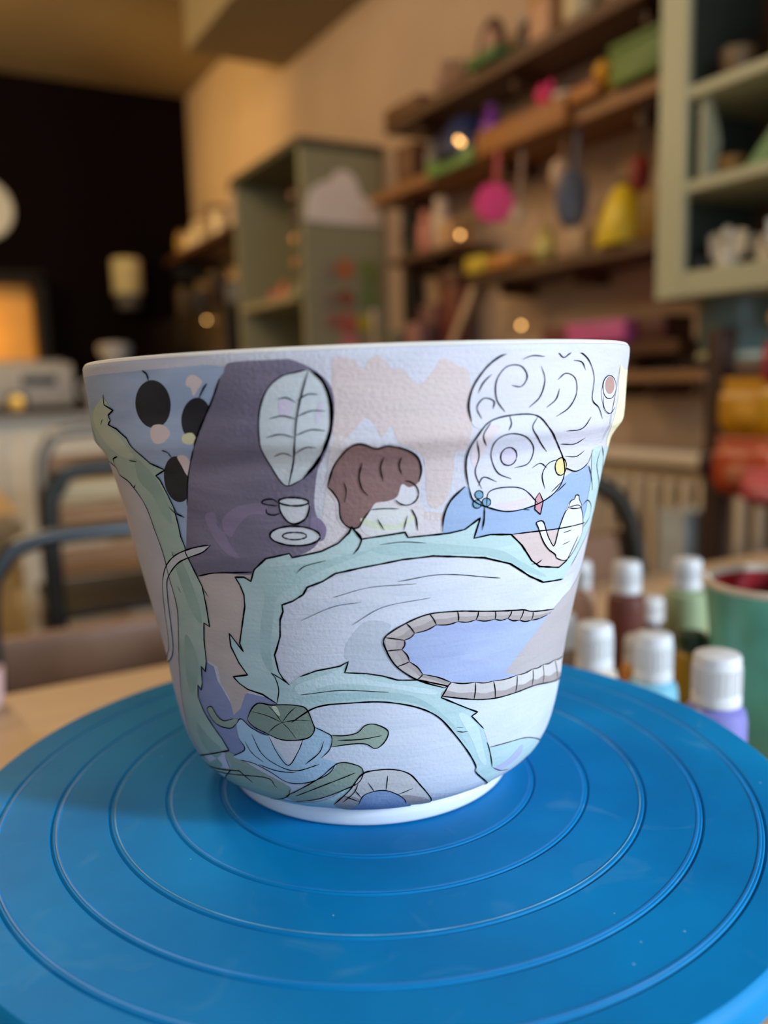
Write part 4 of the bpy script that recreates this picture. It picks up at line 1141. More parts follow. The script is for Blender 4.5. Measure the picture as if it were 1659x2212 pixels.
# the lit hatch: a framed niche with a lamp inside
t = thing('lit_niche', 'framed niche glowing orange low on the dark wall at left', 'niche', (0.17, Y_FAR, 1.05))
fr = pm('dark_niche_frame', (16, 8, 5), .9)
for a in ((-.36, -.31, 0, .47), (.28, .33, 0, .47), (-.36, .33, .44, .49), (-.36, .33, -.03, .02)):
    obj('frame_side', box(a[0], a[1], -.17, -.002, a[2], a[3], .003), fr, t, smooth=False)
obj('back_panel', box(-.31, .28, -.02, -.003, .02, .44), pm('golden_back_panel', (240, 170, 70), .6, .08, 6), t, smooth=False)
lamp = thing('niche_lamp', 'small glowing lamp inside the orange niche', 'lamp', (0.10, Y_FAR - .09, 1.071))
obj('bulb', blob(.03, .03, .036, (0, 0, .16)), pm('warm_bulb', (255, 214, 140), .5, 0, emit=14.0), lamp)
obj('stem', lathe([(.03, 0), (.03, .006), (.008, .012), (.008, .13)], 16), MATS['black_slot'], lamp)
point_light('niche_lamp_glow', (0.10, Y_FAR - .15, 1.25), 1.3, (1.0, 0.6, 0.18), 0.03)

# dark back shelf with jars, and black cupboard below, by the far corner
blk = pm('black_cupboard', (16, 12, 12), .5, .2)
t = thing('wall_shelf', 'dark brown shelf high at the far corner carrying glass jars', 'shelf', (1.14, 3.25, 1.60))
obj('board', box(-.10, .135, -.42, .70, -.02, .01, .002), pm('dark_shelf_board', (70, 38, 22), .5, .2), t)
for y in (-.35, .6):
    obj('bracket', box(-.08, .135, y - .01, y + .01, -.10, -.02), blk, t, smooth=False)
t = thing('black_cupboard', 'black cupboard beneath the dark corner shelf', 'cupboard', (1.1, 3.3, 0))
obj('carcass', box(-.13, .175, -.45, .75, 0, 1.30, .004), blk, t, smooth=False)
for k in range(2):
    d_ = obj('door', box(-.148, -.13, -.44 + k * .6, .14 + k * .6, .05, 1.28, .004), pm('black_door', (22, 17, 16), .35, .2), t, smooth=False)
    obj('handle', box(-.16, -.148, .07 + k * .10, .09 + k * .10, .7, .85), MATS['pale_steel_tube'], d_, smooth=False)
glass_j = pm('amber_glass', (196, 160, 100), .12, .1, metal=.4)
pale_j = pm('pale_jar', (190, 170, 140), .3, .1)
for k, (yy, rr_, hh, mt_, lb) in enumerate(((3.86, .034, .12, glass_j, 'shiny amber jar at the far end of the corner shelf'), (3.74, .03, .10, pale_j, 'pale short jar second from the far end of the corner shelf'), (3.60, .036, .14, pale_j, 'tall pale jar in the middle of the corner shelf'),
        (3.46, .03, .16, pm('smoky_jar', (150, 130, 110), .3), 'slim smoky jar on the corner shelf'), (3.30, .038, .13, pale_j, 'wide pale jar on the corner shelf'), (3.12, .03, .17, pm('rose_jar', (176, 150, 140), .3), 'rose tinted jar beside the sage cabinet'))):
    t = thing('glass_jar', lb, 'jar', (1.11, yy, 1.611), group='jars on the corner shelf')
    obj('jar_body', lathe([(0, 0), (rr_, 0), (rr_, hh * .75), (rr_ * .7, hh * .86), (rr_ * .7, hh * .9), (0, hh * .9)], 20), mt_, t)
    obj('lid', lathe([(0, hh * .88), (rr_ * .78, hh * .88), (rr_ * .78, hh), (0, hh)], 20), MATS['dark_shelf_board'], t)
for k, (yy, hh, c_, lb) in enumerate(((3.75, .15, (70, 54, 36), 'dim tan canister on top of the black cupboard, far end'), (3.5, .12, (40, 44, 48), 'slate tin on top of the black cupboard'), (3.28, .17, (60, 40, 26), 'brown canister on the middle of the black cupboard'), (3.05, .11, (120, 124, 132), 'silver grey tin on the black cupboard nearest the sage cabinet'))):
    t = thing('canister', lb, 'canister', (1.07, yy, 1.30), group='canisters on the black cupboard')
    obj('canister_body', lathe([(0, 0), (.04, 0), (.042, .004), (.042, hh - .02), (0, hh - .02)], 20), pm('can_%d' % k, c_, .35, .1, metal=.3), t)
    obj('lid', lathe([(0, hh - .02), (.044, hh - .02), (.044, hh - .004), (.02, hh), (0, hh)], 20), pm('can_lid', (80, 64, 44), .3, metal=.7), t)

# ------------------------------------------------------------------ sage cabinet with the cloud
sage = pm('sage_cabinet_paint', (152, 146, 114), .6, .06, 5, .0006, 30)
t = thing('sage_wall_cabinet', 'open sage green wall cabinet with a white cloud on its side', 'cabinet', (0.985, 2.2, 0.90))
W_, Dp, Hh = 0.285, 0.60, 0.805
obj('side_panel', box(0, W_, 0, .022, 0, Hh, .002), sage, t, smooth=False)
obj('side_panel', box(0, W_, Dp - .022, Dp, 0, Hh, .002), sage, t, smooth=False)
obj('back_panel', box(W_ - .012, W_, .022, Dp - .022, .02, Hh - .02), sage, t, smooth=False)
obj('top_panel', box(-.012, W_, -.010, Dp + .01, Hh, Hh + .025, .003), pm('dark_sage_top', (84, 80, 58), .6), t, smooth=False)
obj('bottom_panel', box(0, W_ - .012, .022, Dp - .022, 0, .02), sage, t, smooth=False)
obj('shelf_board', box(.004, W_ - .012, .022, Dp - .022, .355, .378), sage, t, smooth=False)
cl = [(.02, .02), (.26, .02), (.268, .04), (.262, .07), (.235, .095), (.20, .11), (.185, .15), (.15, .178), (.115, .172), (.09, .145), (.06, .135), (.025, .11), (.01, .075), (.008, .04)]
cl = [(v.x, v.y) for v in catmull([(a, b, 0) for a, b in cl], 4, True)]
t2 = tag(obj('cloud_cutout', prism(cl, .006, 'y', .001), pm('cloud_white', (240, 226, 216), .8, .04)), 'white cloud shaped board on the side of the sage cabinet', 'decoration')
t2.location = (0.990, 2.1965, 1.465)
card = [((.14, .405), .032, (190, 110, 70), 'orange round magnet nearest under the cloud'), ((.14, .315), .030, (150, 90, 66), 'rust round magnet in the second row'), ((.145, .235), .034, (190, 96, 84), 'red round magnet above the pink one'),
        ((.20, .238), .026, (200, 180, 40), 'yellow round magnet beside the red one'), ((.15, .165), .034, (226, 132, 132), 'pink round magnet lowest on the cabinet side'), ((.225, .40), .034, (120, 130, 70), 'olive square magnet under the cloud right corner'), ((.225, .32), .034, (112, 128, 72), 'olive square magnet in the second row at right'),
        ((.08, .40), .026, (150, 134, 116), 'taupe square magnet under the cloud at left'), ((.08, .315), .024, (146, 124, 108), 'brown grey square magnet second row at left'), ((.09, .245), .024, (160, 108, 90), 'dusty red square magnet third row at left')]
for (a, b), s_, c_, lb in card:
    if 'square' in lb:
        bm = box(-s_, s_, -.003, .003, -s_, s_, .002)
    else:
        bm = prism([(s_ * math.cos(2 * PI * k / 20), s_ * math.sin(2 * PI * k / 20)) for k in range(20)], .006, 'y', .001)
    o_ = tag(obj('magnet', bm, pm('magnet_%d_%d_%d' % c_, c_, .5)), lb, 'magnet', 'colourful magnets on the sage cabinet side')
    o_.location = (0.985 + a, 2.1965, 0.90 + b + .04)
for k, (yy, sx, hh, c_, lb) in enumerate(((2.30, .03, .06, (176, 150, 110), 'tan figurine nearest on the sage cabinet shelf'), (2.38, .028, .07, (150, 160, 120), 'green grey figurine on the sage cabinet shelf'), (2.47, .03, .055, (180, 176, 140), 'pale figurine on the sage cabinet shelf'), (2.58, .032, .07, (206, 128, 96), 'coral figurine on the sage cabinet shelf'), (2.68, .03, .05, (200, 120, 110), 'rosy figurine at the far end of the sage cabinet shelf'))):
    t = thing('figurine', lb, 'figurine', (1.08, yy, 1.279), group='figurines in the sage cabinet')
    m_ = pm('fig_%d' % k, c_, .4)
    obj('figurine_body', lathe([(0, 0), (sx, 0), (sx * 1.05, hh * .2), (sx * .6, hh * .6), (0, hh * .62)], 20), m_, t)
    obj('head', blob(sx * .6, sx * .6, hh * .22, (0, 0, hh * .76)), m_, t)
for k, (zz, c_, lb) in enumerate(((1.56, (150, 116, 90), 'tan bead hanging at the top of the sage cabinet corner'), (1.50, (120, 92, 80), 'brown bead below the tan one on the cabinet corner'), (1.43, (220, 170, 100), 'shiny gold bead hanging on the cabinet corner'), (1.36, (196, 140, 90), 'copper bead below the gold one'), (1.27, (150, 150, 120), 'grey green bead lowest on the cabinet corner'))):
    t = thing('hanging_bead', lb, 'ornament', (0.968, 2.222, zz), group='beads hanging on the cabinet corner')
    obj('bead', blob(.012, .012, .018), pm('bead_%d' % k, c_, .2, metal=.4), t)
    obj('cord', tube([(0, 0, .015), (0, 0, .05)], .0012, 6, smooth=0), pm('cord_brown', (90, 60, 40), .8), t)

# ------------------------------------------------------------------ the three wall shelves and what stands on them
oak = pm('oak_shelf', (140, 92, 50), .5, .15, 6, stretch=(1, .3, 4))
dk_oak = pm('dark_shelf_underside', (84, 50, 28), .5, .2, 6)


def wall_shelf(label, y0, y1, z, th, mat, sag=0.0):
    t = thing('wall_shelf', label, 'shelf', (X_WALL, (y0 + y1) / 2, z))
    h2 = (y1 - y0) / 2
    obj('board', box(-.15, -.001, -h2, h2, -th, 0, .003), mat, t, smooth=False)
    for s_ in (-.75, .0, .75):
        obj('bracket', prism([(-.001, -th), (-.12, -th), (-.10, -th - .02), (-.001, -th - .10)], .012, 'y', 0) if False else box(-.11, -.001, s_ * h2 - .006, s_ * h2 + .006, -th - .03, -th), dk_oak, t, smooth=False)
    return t


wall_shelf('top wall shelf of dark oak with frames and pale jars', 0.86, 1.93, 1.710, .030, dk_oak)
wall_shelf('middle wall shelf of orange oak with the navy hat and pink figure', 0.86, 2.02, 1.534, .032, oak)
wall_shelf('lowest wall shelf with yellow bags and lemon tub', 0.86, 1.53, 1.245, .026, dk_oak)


def small_box(name, label, cat, x, y0, y1, z0, z1, d, col, lid=None, group='things on the wall shelves'):
    t = thing(name, label, cat, (x, (y0 + y1) / 2, z0), group=group)
    h2 = (y1 - y0) / 2
    m_ = pm('c_%d_%d_%d' % col, col, .5)
    obj('box_body', box(-d / 2, d / 2, -h2, h2, 0, (z1 - z0) * (.82 if lid else 1), .004), m_, t)
    if lid:
        obj('lid', box(-d / 2 - .002, d / 2 + .002, -h2 - .002, h2 + .002, (z1 - z0) * .82, z1 - z0, .003), pm('c_%d_%d_%d' % lid, lid, .5), t)
    return t


def small_jar(name, label, cat, x, y, z, r, h, col, shape='jar', col2=None, group='things on the wall shelves'):
    t = thing(name, label, cat, (x, y, z), group=group)
    m_ = pm('c_%d_%d_%d' % col, col, .4)
    m2 = pm('c_%d_%d_%d' % (col2 or col), col2 or col, .4)
    if shape == 'jar':
        obj('jar_body', lathe([(0, 0), (r * .9, 0), (r, h * .08), (r, h * .66), (r * .65, h * .8), (r * .6, h * .84), (0, h * .84)], 24), m_, t)
        obj('lid', lathe([(0, h * .82), (r * .72, h * .82), (r * .72, h * .97), (r * .6, h), (0, h)], 24), m2, t)
    elif shape == 'bowl':
        obj('bowl_body', lathe([(0, 0), (r * .5, 0), (r * .85, h * .35), (r, h * .95), (r * .96, h), (r * .9, h * .92), (r * .45, h * .2), (0, h * .15)], 28), m_, t)
        obj('rim_band', lathe([(r * .985, h * .86), (r * 1.02, h * .93), (r * .99, h), (r * .94, h * .98)], 28, cap=False), m2, t)
    elif shape == 'cone':
        obj('bag_body', lathe([(0, 0), (r * .92, 0), (r, h * .1), (r * .85, h * .5), (r * .4, h * .84), (r * .2, h * .88), (0, h * .88)], 24), m_, t)
        obj('knot', blob(r * .26, r * .26, h * .07, (0, 0, h * .92)), m2, t)
    elif shape == 'figure':
        obj('figure_body', lathe([(0, 0), (r, 0), (r * .95, h * .25), (r * .5, h * .55), (0, h * .6)], 24), m_, t)
        obj('head', blob(r * .72, r * .72, h * .24, (0, 0, h * .74)), m_, t)
        for s_ in (-1, 1):
            obj('ear', blob(r * .2, r * .25, h * .14, (0, s_ * r * .42, h * .94)), m2, t)
    elif shape == 'dome':
        obj('crown', lathe([(0, h * .98), (r * .45, h * .92), (r * .78, h * .62), (r * .86, h * .12), (r * .86, h * .1)][::-1], 28, cap=False), m_, t)
        obj('brim', lathe([(r * .5, .0), (r * 1.0, 0.0), (r * 1.02, h * .06), (r * .84, h * .14)], 28, cap=False), m2, t)
    elif shape == 'vase':
        obj('vase_body', lathe([(0, 0), (r * .6, 0), (r, h * .3), (r * .8, h * .6), (r * .35, h * .82), (r * .5, h), (r * .4, h), (r * .25, h * .8), (0, h * .5)], 24), m_, t)
    return t


XS = 1.175
A, B_, Cc = 1.7105, 1.5345, 1.2455
# top shelf
small_box('wooden_tray', 'dark brown tray at the far left end of the top shelf', 'tray', XS, 1.74, 1.92, A, A + .028, .11, (110, 70, 40))
small_jar('vase', 'brown pink vase near the far end of the top shelf', 'vase', XS, 1.68, A, .036, .09, (160, 126, 108), 'vase')
small_jar('vase', 'small taupe vase left of the oval frame', 'vase', XS - .01, 1.61, A, .028, .07, (150, 116, 92), 'vase')
t = thing('oval_frame', 'oval dark framed picture standing on the top shelf', 'picture frame', (1.20, 1.53, A), rotz=0.0, group=None, rot=(0, 0.06, 0))
ov = [(.052 * math.cos(2 * PI * k / 28), .075 + .075 * math.sin(2 * PI * k / 28)) for k in range(28)]
ov2 = [(.030 * math.cos(2 * PI * k / 28), .075 + .048 * math.sin(2 * PI * k / 28)) for k in range(28)]
obj('frame', prism(ov, .014, 'x', .003), pm('dark_frame', (76, 46, 36), .5), t)
obj('picture', prism(ov2, .018, 'x'), pm('pink_picture', (178, 140, 124), .7), t)
small_box('green_tray', 'low green tray on the top shelf right of the oval frame', 'tray', XS - .02, 1.38, 1.50, A, A + .026, .10, (64, 104, 50))
small_jar('jar', 'small dark jar with grey lid on the top shelf', 'jar', XS - .02, 1.335, A, .018, .07, (62, 44, 36), 'jar', (150, 140, 140))
small_box('candle_box', 'pink candle box on the top shelf', 'box', XS, 1.245, 1.31, A, A + .10, .07, (196, 150, 116), (176, 136, 80))
small_jar('jar', 'wide cream jar on the top shelf', 'jar', XS - .01, 1.165, A, .040, .11, (202, 184, 146), 'jar', (190, 168, 120))
small_jar('bottle', 'dark brown bottle on the top shelf', 'bottle', XS - .01, 1.09, A, .017, .12, (70, 44, 30), 'jar', (50, 34, 26))
small_box('gift_box', 'peach gift box at the near end of the top shelf', 'box', XS, .99, 1.065, A, A + .09, .08, (200, 150, 116), (206, 170, 130))
small_box('green_tub', 'green tub at the near end of the top shelf beside the right cabinet', 'tub', XS - .02, .90, .975, A, A + .05, .09, (70, 120, 70))
# middle shelf
small_box('brown_box', 'tall brown box at the far end of the middle shelf', 'box', XS, 1.80, 1.885, B_, B_ + .10, .08, (104, 62, 34))
small_jar('jar', 'grey glass jar beside the brown box on the middle shelf', 'jar', XS, 1.735, B_, .032, .085, (120, 108, 104), 'jar', (70, 70, 90))
small_jar('navy_hat', 'navy blue sun hat lying on the middle shelf', 'hat', XS - .01, 1.575, B_, .085, .105, (34, 44, 86), 'dome', (28, 36, 74))
small_jar('purple_vase', 'bright purple vase on the middle shelf', 'vase', XS - .035, 1.445, B_, .030, .09, (120, 50, 150), 'vase')
small_jar('pink_figure', 'magenta pink bunny eared figure on the middle shelf', 'figure', XS - .02, 1.265, B_ + 0.0, .036, .085, (226, 50, 110), 'figure')
small_jar('small_figure', 'small lilac figure left of the pink one on the middle shelf', 'figure', XS - .03, 1.345, B_, .018, .045, (130, 80, 120), 'figure')
small_jar('white_bowl', 'small white bowl on the middle shelf', 'bowl', XS - .035, 1.185, B_, .030, .040, (214, 200, 180), 'bowl')
small_jar('yellow_figure', 'yellow figure on the middle shelf left of the green tub', 'figure', XS - .01, 1.10, B_, .030, .085, (226, 166, 30), 'figure', (60, 80, 30))
small_box('orange_box', 'low orange brown box under the yellow figure', 'box', XS - .055, 1.06, 1.14, B_, B_ + .03, .03, (170, 106, 46))
small_box('green_crate', 'green crate at the near end of the middle shelf', 'crate', XS - .01, .90, 1.025, B_, B_ + .075, .12, (98, 124, 58), (88, 112, 50))
small_box('green_sign', 'green board fixed to the front edge of the middle shelf', 'board', 1.113, 1.48, 1.68, 1.505, 1.545, .018, (104, 140, 70))
small_box('orange_board', 'orange brown board fixed to the front edge of the middle shelf', 'board', 1.113, 1.15, 1.46, 1.505, 1.562, .018, (156, 98, 44))
# lowest shelf
small_box('lemon_tub', 'lemon yellow tub at the far end of the lowest shelf', 'tub', XS - .02, 1.44, 1.52, Cc, Cc + .040, .09, (206, 180, 50))
small_box('orange_tub', 'low orange tub on the lowest shelf', 'tub', XS - .02, 1.33, 1.43, Cc, Cc + .03, .09, (196, 130, 60))
small_jar('cream_vase', 'cream leaf shaped vase on the lowest shelf', 'vase', XS - .01, 1.275, Cc, .034, .075, (206, 190, 110), 'vase')
small_box('cream_box', 'cream box in the middle of the lowest shelf', 'box', XS, 1.13, 1.21, Cc, Cc + .055, .08, (182, 150, 120))
small_jar('pale_yellow_bag', 'pale yellow cone bag left of the bright yellow one', 'bag', XS + .01, 1.10, Cc, .034, .10, (196, 174, 84), 'cone', (180, 150, 90))
small_jar('yellow_bag', 'bright yellow cone shaped bag on the lowest shelf', 'bag', XS - .02, 1.03, Cc, .052, .132, (232, 200, 40), 'cone', (110, 90, 60))
small_box('ochre_box', 'dark ochre box at the near end of the lowest shelf', 'box', XS, .885, .968, Cc, Cc + .09, .10, (126, 92, 26))


def hanging(label, name, cat, x, y, ztop, zlow, r, col, ccol, disc=False):
    t = thing(name, label, cat, (x, y, ztop), 1.05, group='things hanging below the shelves')
    m_ = pm('c_%d_%d_%d' % col, col, .45)
    L_ = ztop - zlow
    obj('strap', tube([(0, -.012, 0), (0, -.006, -(L_ - r) * .6), (0, 0, -(L_ - 2 * r))], .006, 8), pm('c_%d_%d_%d' % ccol, ccol, .6), t)
    if disc:
        obj('pendant', prism([(r * (1 + .06 * math.cos(6 * 2 * PI * k / 30)) * math.cos(2 * PI * k / 30), -(L_ - r) + r * (1 + .06 * math.cos(6 * 2 * PI * k / 30)) * math.sin(2 * PI * k / 30)) for k in range(30)], .02, 'x', .004), m_, t)
    else:
        obj('pendant', blob(.012, r * .6, r, (0, 0, -(L_ - r)), 2.4), m_, t)
    return t


hanging('magenta pink round tag hanging on a pink strap below the middle shelf', 'pink_tag', 'tag', 1.10, 1.385, 1.505, 1.345, .044, (238, 40, 120), (206, 90, 90), True)
hanging('pale spoon shaped ornament hanging below the middle shelf', 'pale_ornament', 'ornament', 1.15, 1.215, 1.50, 1.385, .035, (206, 170, 136), (150, 110, 80))
hanging('blue grey feather shaped ornament hanging below the middle shelf', 'grey_ornament', 'ornament', 1.14, 1.165, 1.50, 1.30, .060, (90, 92, 104), (100, 100, 110))
hanging('small white bauble hanging beside the pink round tag', 'white_bauble', 'ornament', 1.13, 1.335, 1.50, 1.335, .022, (214, 184, 160), (160, 130, 110))
hanging('dark red tassel hanging next to the right cabinet', 'red_tassel', 'ornament', 1.13, .965, 1.50, 1.33, .035, (150, 50, 40), (60, 40, 30))

# fairy bulbs
bulb_m = pm('glowing_bulb', (255, 190, 110), .4, 0, emit=7.0)
for lb, x, y, z in (('glowing bulb in front of the navy hat', 1.082, 1.50, 1.556), ('second glowing bulb just below the first by the navy hat', 1.082, 1.487, 1.547), ('glowing bulb beside the white bottle under the middle shelf', 1.13, 1.565, 1.350),
                    ('faint glowing bulb low under the lowest shelf', 1.24, 1.46, 1.12), ('bulb glowing on the black cupboard front', 0.94, 3.05, 1.25)):
    t = thing('fairy_bulb', lb, 'light', (x, y, z), group='fairy light bulbs on the wall')
    obj('bulb', blob(.0045, .0045, .0055), bulb_m, t)
    obj('socket', lathe([(.003, .004), (.003, .012), (0, .012)], 10), MATS['black_slot'], t)

# ------------------------------------------------------------------ peg strip, bottles and tools below the shelves
t = thing('dark_upright', 'dark vertical strip beside the sage cabinet', 'strip', (1.255, 2.0, 1.06))
obj('strip_board', box(-.02, .02, -.03, .03, 0, .46, .002), MATS['black_door'], t, smooth=False)
wall_shelf('narrow picture ledge below the middle shelf at left', 1.60, 1.93, 1.335, .018, dk_oak)
small_jar('pink_bottle', 'salmon pink bottle on the narrow ledge', 'bottle', XS, 1.79, 1.336, .026, .115, (196, 120, 100), group='bottles on the narrow ledge')
small_jar('white_bottle', 'tall white bottle on the narrow ledge', 'bottle', XS, 1.715, 1.336, .028, .135, (206, 180, 156), group='bottles on the narrow ledge')
small_jar('green_ball_jar', 'small dark green jar at the far end of the narrow ledge', 'jar', XS, 1.855, 1.336, .024, .05, (44, 54, 34), group='bottles on the narrow ledge')
small_box('cream_carton', 'cream carton at the near end of the narrow ledge', 'box', XS, 1.62, 1.68, 1.336, 1.40, .07, (196, 150, 106), group='bottles on the narrow ledge')
wall_shelf('long low shelf hidden mostly behind the pot rim', 0.86, 2.02, 1.052, .026, dk_oak)
Lz = 1.053
small_box('dark_red_pack', 'tall dark red pack on the low shelf', 'box', XS + .03, 1.66, 1.75, Lz, 1.285, .04, (104, 40, 36), (96, 56, 46), group='things on the low shelf')
small_box('grey_bin', 'grey green bin on the low shelf', 'box', XS - .02, 1.86, 1.95, Lz, 1.13, .08, (96, 96, 84), group='things on the low shelf')
small_box('plum_pack', 'plum coloured pack standing on the low shelf', 'box', XS + .03, 1.77, 1.85, Lz, 1.20, .05, (112, 74, 70), group='things on the low shelf')
small_box('pink_grey_pack', 'rose grey pack left of the dark red one', 'box', XS - .03, 1.765, 1.84, Lz, 1.15, .04, (150, 104, 96), group='things on the low shelf')
t = thing('magenta_tray', 'bright pink long box on the low shelf under the yellow bags', 'box', (1.165, 1.07, Lz), group='things on the low shelf')
obj('box_body', box(-.05, .05, -.085, .085, 0, .036, .006), pm('bright_pink', (214, 96, 160), .5), t)
obj('lid', box(-.052, .052, -.087, .087, .036, .046, .004), pm('bright_pink_lid', (224, 120, 176), .5), t)
small_box('maroon_box', 'maroon box left of the bright pink long box', 'box', XS, 1.17, 1.26, Lz, 1.10, .08, (116, 56, 56), group='things on the low shelf')
small_box('dark_maroon_box', 'dark maroon box between the pink box and the right cabinet', 'box', XS, .90, .975, Lz, 1.10, .08, (84, 40, 34), group='things on the low shelf')
st = [(1.10, 1.62, 1.052), (1.245, 1.50, 1.262)]
t = thing('long_stick', 'pale flat stick leaning against the wall below the shelves', 'stick', (1.11, 1.60, Lz), rot=(.42, .18, 0))
obj('stick_blade', box(-.004, .004, -.012, .012, 0.006, .245, .003), pm('pale_stick', (196, 164, 132), .6), t)
obj('stick_end', blob(.006, .016, .018, (0, 0, .25)), MATS['pale_stick'], t)
t = thing('short_stick', 'short pale brush handle leaning at the far end of the low shelf', 'stick', (1.11, 1.99, Lz), rot=(-.35, .2, 0))
obj('stick_blade', tube([(0, 0, .008), (0, 0, .15)], .006, 8, smooth=0), MATS['pale_stick'], t)
obj('stick_end', blob(.009, .009, .02, (0, 0, .15)), pm('pale_bristle', (206, 180, 160), .8), t)

# ------------------------------------------------------------------ right sage cabinet
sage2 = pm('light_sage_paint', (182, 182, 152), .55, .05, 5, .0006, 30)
inner_d = pm('shaded_inner_sage', (64, 68, 58), .6, .1)  # shade inside the cabinet put into the side panels' colour
cab = thing('sage_shelf_cabinet', 'large pale sage open cabinet on the wall at right', 'cabinet', (1.03, .20, 1.115))
CW, CD_, CH = .245, .63, 0.93
obj('back_panel', box(CW - .012, CW, .02, CD_ - .02, .0, CH), pm('brown_back', (112, 76, 46), .7, .15), cab, smooth=False)
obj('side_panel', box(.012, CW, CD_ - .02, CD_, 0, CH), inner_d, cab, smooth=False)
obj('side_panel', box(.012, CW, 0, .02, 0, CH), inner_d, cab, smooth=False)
obj('stile', box(0, .014, CD_ - .058, CD_, 0, CH, .003), sage2, cab, smooth=False)
obj('stile', box(0, .014, 0, .058, 0, CH, .003), sage2, cab, smooth=False)
obj('bottom_rail', box(0, .014, .058, CD_ - .058, 0, .042, .003), sage2, cab, smooth=False)
obj('top_rail', box(0, .014, .058, CD_ - .058, CH - .05, CH, .003), sage2, cab, smooth=False)
obj('top_panel', box(.014, CW - .012, .02, CD_ - .02, CH - .02, CH), sage2, cab, smooth=False)
obj('bottom_panel', box(.014, CW - .012, .02, CD_ - .02, 0, .03), sage2, cab, smooth=False)
for z in (.170, .318, .56):
    obj('shelf_board', box(.004, CW - .012, .02, CD_ - .02, z, z + .018, .002), sage2, cab, smooth=False)
obj('scalloped_bracket', prism([(0, 0), (.02, 0), (.035, .03), (.03, .05), (.04, .08), (.03, .11), (.012, .15), (0, .16)], .012, 'y'), sage2, cab, smooth=False, loc=(.02, CD_ - .075, .17 + .0))
g_ = 'things in the right sage cabinet'
small_jar('pale_pot', 'large beige jar on the top visible cabinet shelf', 'jar', 1.13, .625, 1.452, .050, .125, (150, 134, 100), 'jar', (140, 124, 92), g_)
small_jar('cream_pot', 'cream jar at the right edge of the top visible cabinet shelf', 'jar', 1.11, .52, 1.452, .042, .14, (176, 160, 110), 'jar', (160, 146, 100), g_)
small_jar('tan_cup', 'small tan cup beside the cabinet stile', 'cup', 1.12, .745, 1.452, .030, .06, (130, 106, 76), 'bowl', None, g_)
t = thing('green_triangle', 'mint green triangular wooden toy in the cabinet', 'toy', (1.08, .60, 1.304), group=g_)
obj('toy_body', prism([(-.12, 0), (.075, 0), (.09, .0), (-.0, .095), (-.04, .11)][::-1], .03, 'x', .003), pm('mint_green', (110, 150, 100), .5), t)
obj('window', blob(.018, .018, .02, (-.002, -.01, .03)), pm('peach_knob', (176, 130, 96), .5), t)
small_jar('ochre_bowl', 'little ochre bowl left of the green toy', 'bowl', 1.10, .735, 1.304, .024, .035, (160, 120, 60), 'bowl', None, g_)
for k, (yy, xx, s_, lb) in enumerate(((.725, 1.085, 1.0, 'white winged figurine nearest the stile in the lower bay'), (.665, 1.11, .85, 'second white figurine in the lower bay'), (.60, 1.08, 1.05, 'tall white figurine in the middle of the lower bay'), (.535, 1.10, .9, 'white figurine at the right edge of the lower bay'))):
    t = thing('white_figurine', lb, 'figurine', (xx, yy, 1.1455), .4 * k, g_)
    m_ = pm('white_porcelain', (214, 206, 190), .3, .03)
    obj('figurine_body', lathe([(0, 0), (.022 * s_, 0), (.02 * s_, .02), (.013 * s_, .05 * s_), (0, .06 * s_)], 20), m_, t)
    obj('head', blob(.012 * s_, .012 * s_, .014 * s_, (0, 0, .068 * s_)), m_, t)
    for q_ in (-1, 1):
        obj('wing', prism([(q_ * .008, .02), (q_ * .034 * s_, .035), (q_ * .038 * s_, .07 * s_), (q_ * .02 * s_, .075 * s_), (q_ * .006, .05)], .006, 'x', .001), m_, t)
small_jar('black_cup', 'little black cup in the corner of the lower bay', 'cup', 1.06, .762, 1.1455, .012, .032, (24, 26, 22), 'bowl', None, g_)
t = thing('cabinet_cylinder', 'dark teal cylinder fixed beneath the right cabinet', 'lamp', (1.15, .755, 1.005))  # rounded bracket built as a plain cylinder; it gives no light
obj('cylinder', lathe([(0, 0), (.052, 0), (.060, .012), (.062, .09), (.062, .109), (0, .109)], 32), pm('teal_grey_cylinder', (88, 108, 104), .35, .08), t)
obj('rim', lathe([(.058, .004), (.064, .008), (.064, .014), (.060, .018)], 32, cap=False), sage2, t)
wall_shelf('short wooden ledge under the dark teal cylinder', 0.80, 1.12, 0.995, .022, pm('tan_ledge', (150, 110, 78), .5))

# ------------------------------------------------------------------ radiator
rad = thing('radiator', 'cream ribbed radiator on the wall behind the bottles', 'radiator', (1.19, 1.24, 0.17))
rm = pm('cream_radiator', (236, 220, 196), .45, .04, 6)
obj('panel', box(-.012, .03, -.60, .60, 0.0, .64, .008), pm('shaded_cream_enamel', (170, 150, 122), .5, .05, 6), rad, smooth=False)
obj('top_grille', box(-.028, .045, -.60, .60, .64, .662, .004), rm, rad, smooth=False)
ribm = None
for k in range(29):
    if ribm is None:
        ro = obj('rib', box(-.030, -.012, -.010, .010, 0.02, .61, .005), rm, rad, smooth=False)
        ribm = ro.data
    else:
        ro = link(bpy.data.objects.new('rib', ribm), rad)
    ro.location = (0, -.58 + k * .0414, 0)
for y in (-.5, .5):
    obj('bracket', box(.03, .0865, y - .02, y + .02, .1, .5), rm, rad, smooth=False)
    obj('foot', box(-.01, .03, y - .015, y + .015, -.17, 0), rm, rad, smooth=False)
t = thing('white_carton', 'tall white carton standing at the right end of the radiator', 'box', (1.06, .775, 0))
obj('carton_body', box(-.035, .035, -.03, .03, 0, .74, .004), pm('white_carton', (200, 206, 206), .6), t, smooth=False)
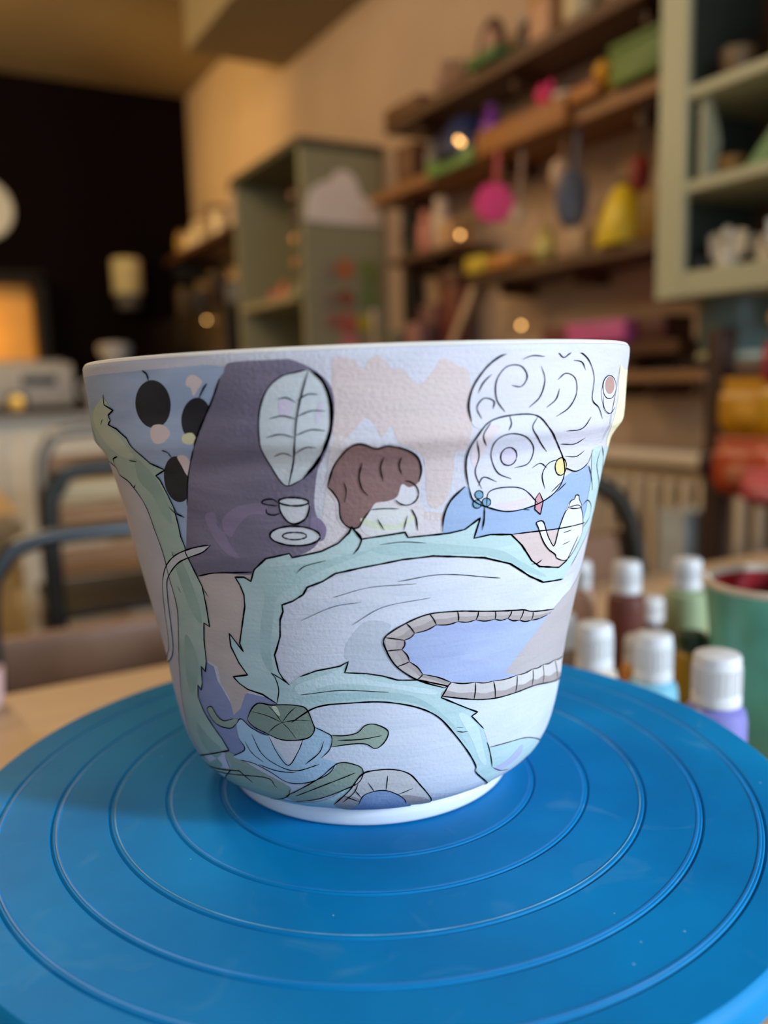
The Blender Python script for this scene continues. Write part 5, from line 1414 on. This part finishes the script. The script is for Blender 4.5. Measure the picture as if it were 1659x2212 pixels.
obj('flap', box(-.037, .037, -.032, .032, .74, .748, .002), MATS['white_carton'], t, smooth=False)

# ------------------------------------------------------------------ rack of crisp bags at the right edge
rk = thing('snack_rack', 'dark wooden rack holding bright bags at the right edge', 'rack', (1.06, .56, 0))
rd = pm('dark_rack_wood', (64, 42, 32), .5)
obj('post', box(-.02, .02, .135, .165, 0, 1.06, .003), rd, rk, smooth=False)
obj('post', box(-.02, .02, -.165, -.135, 0, 1.06, .003), rd, rk, smooth=False)
for z in (.30, .55, .79, .885, .985):
    obj('crossbar', box(.0, .018, -.135, .135, z - .008, z + .008, .002), rd, rk, smooth=False)


def bag(label, x, y, z, wy, hz, col, col2, cat='bag'):
    t = thing('snack_bag', label, cat, (x, y, z), group='bright bags on the rack')
    bm = blob(.018, wy / 2, hz / 2, (0, 0, hz / 2), 5.0, u=20, v=14)
    for v in bm.verts:
        k = abs(v.co.z - hz / 2) / (hz / 2)
        v.co.x *= (1 - k ** 3 * .85) + .06 * math.sin(v.co.y * 300)
    obj('pouch', bm, pm('c_%d_%d_%d' % col, col, .3, .12), t)
    obj('seal', box(-.002, .002, -wy / 2, wy / 2, hz - .008, hz + .006, .001), pm('c_%d_%d_%d' % col2, col2, .35), t)
    obj('print_patch', blob(.006, wy * .25, hz * .2, (-.0155, 0, hz * .42), 2.5), pm('c_%d_%d_%d' % col2, col2, .35), t)
    return t


bag('ochre yellow bag on the upper rack row', .985, .590, .888, .105, .085, (196, 140, 20), (206, 150, 40))
bag('orange red bag below the ochre one', .985, .598, .795, .105, .088, (186, 74, 34), (196, 120, 90))
bag('pink bag right of the orange red one', .955, .535, .790, .08, .05, (206, 90, 96), (216, 120, 120))
bag('crimson bag with blue top near the rack head', .985, .535, .965, .07, .07, (170, 40, 60), (60, 84, 104))
bag('small yellow packet at the very top of the rack', .985, .530, 1.048, .06, .03, (216, 160, 30), (206, 150, 30))
bag('dark brown bag left of the orange red one', 1.0, .675, .815, .03, .055, (56, 26, 22), (70, 36, 28))
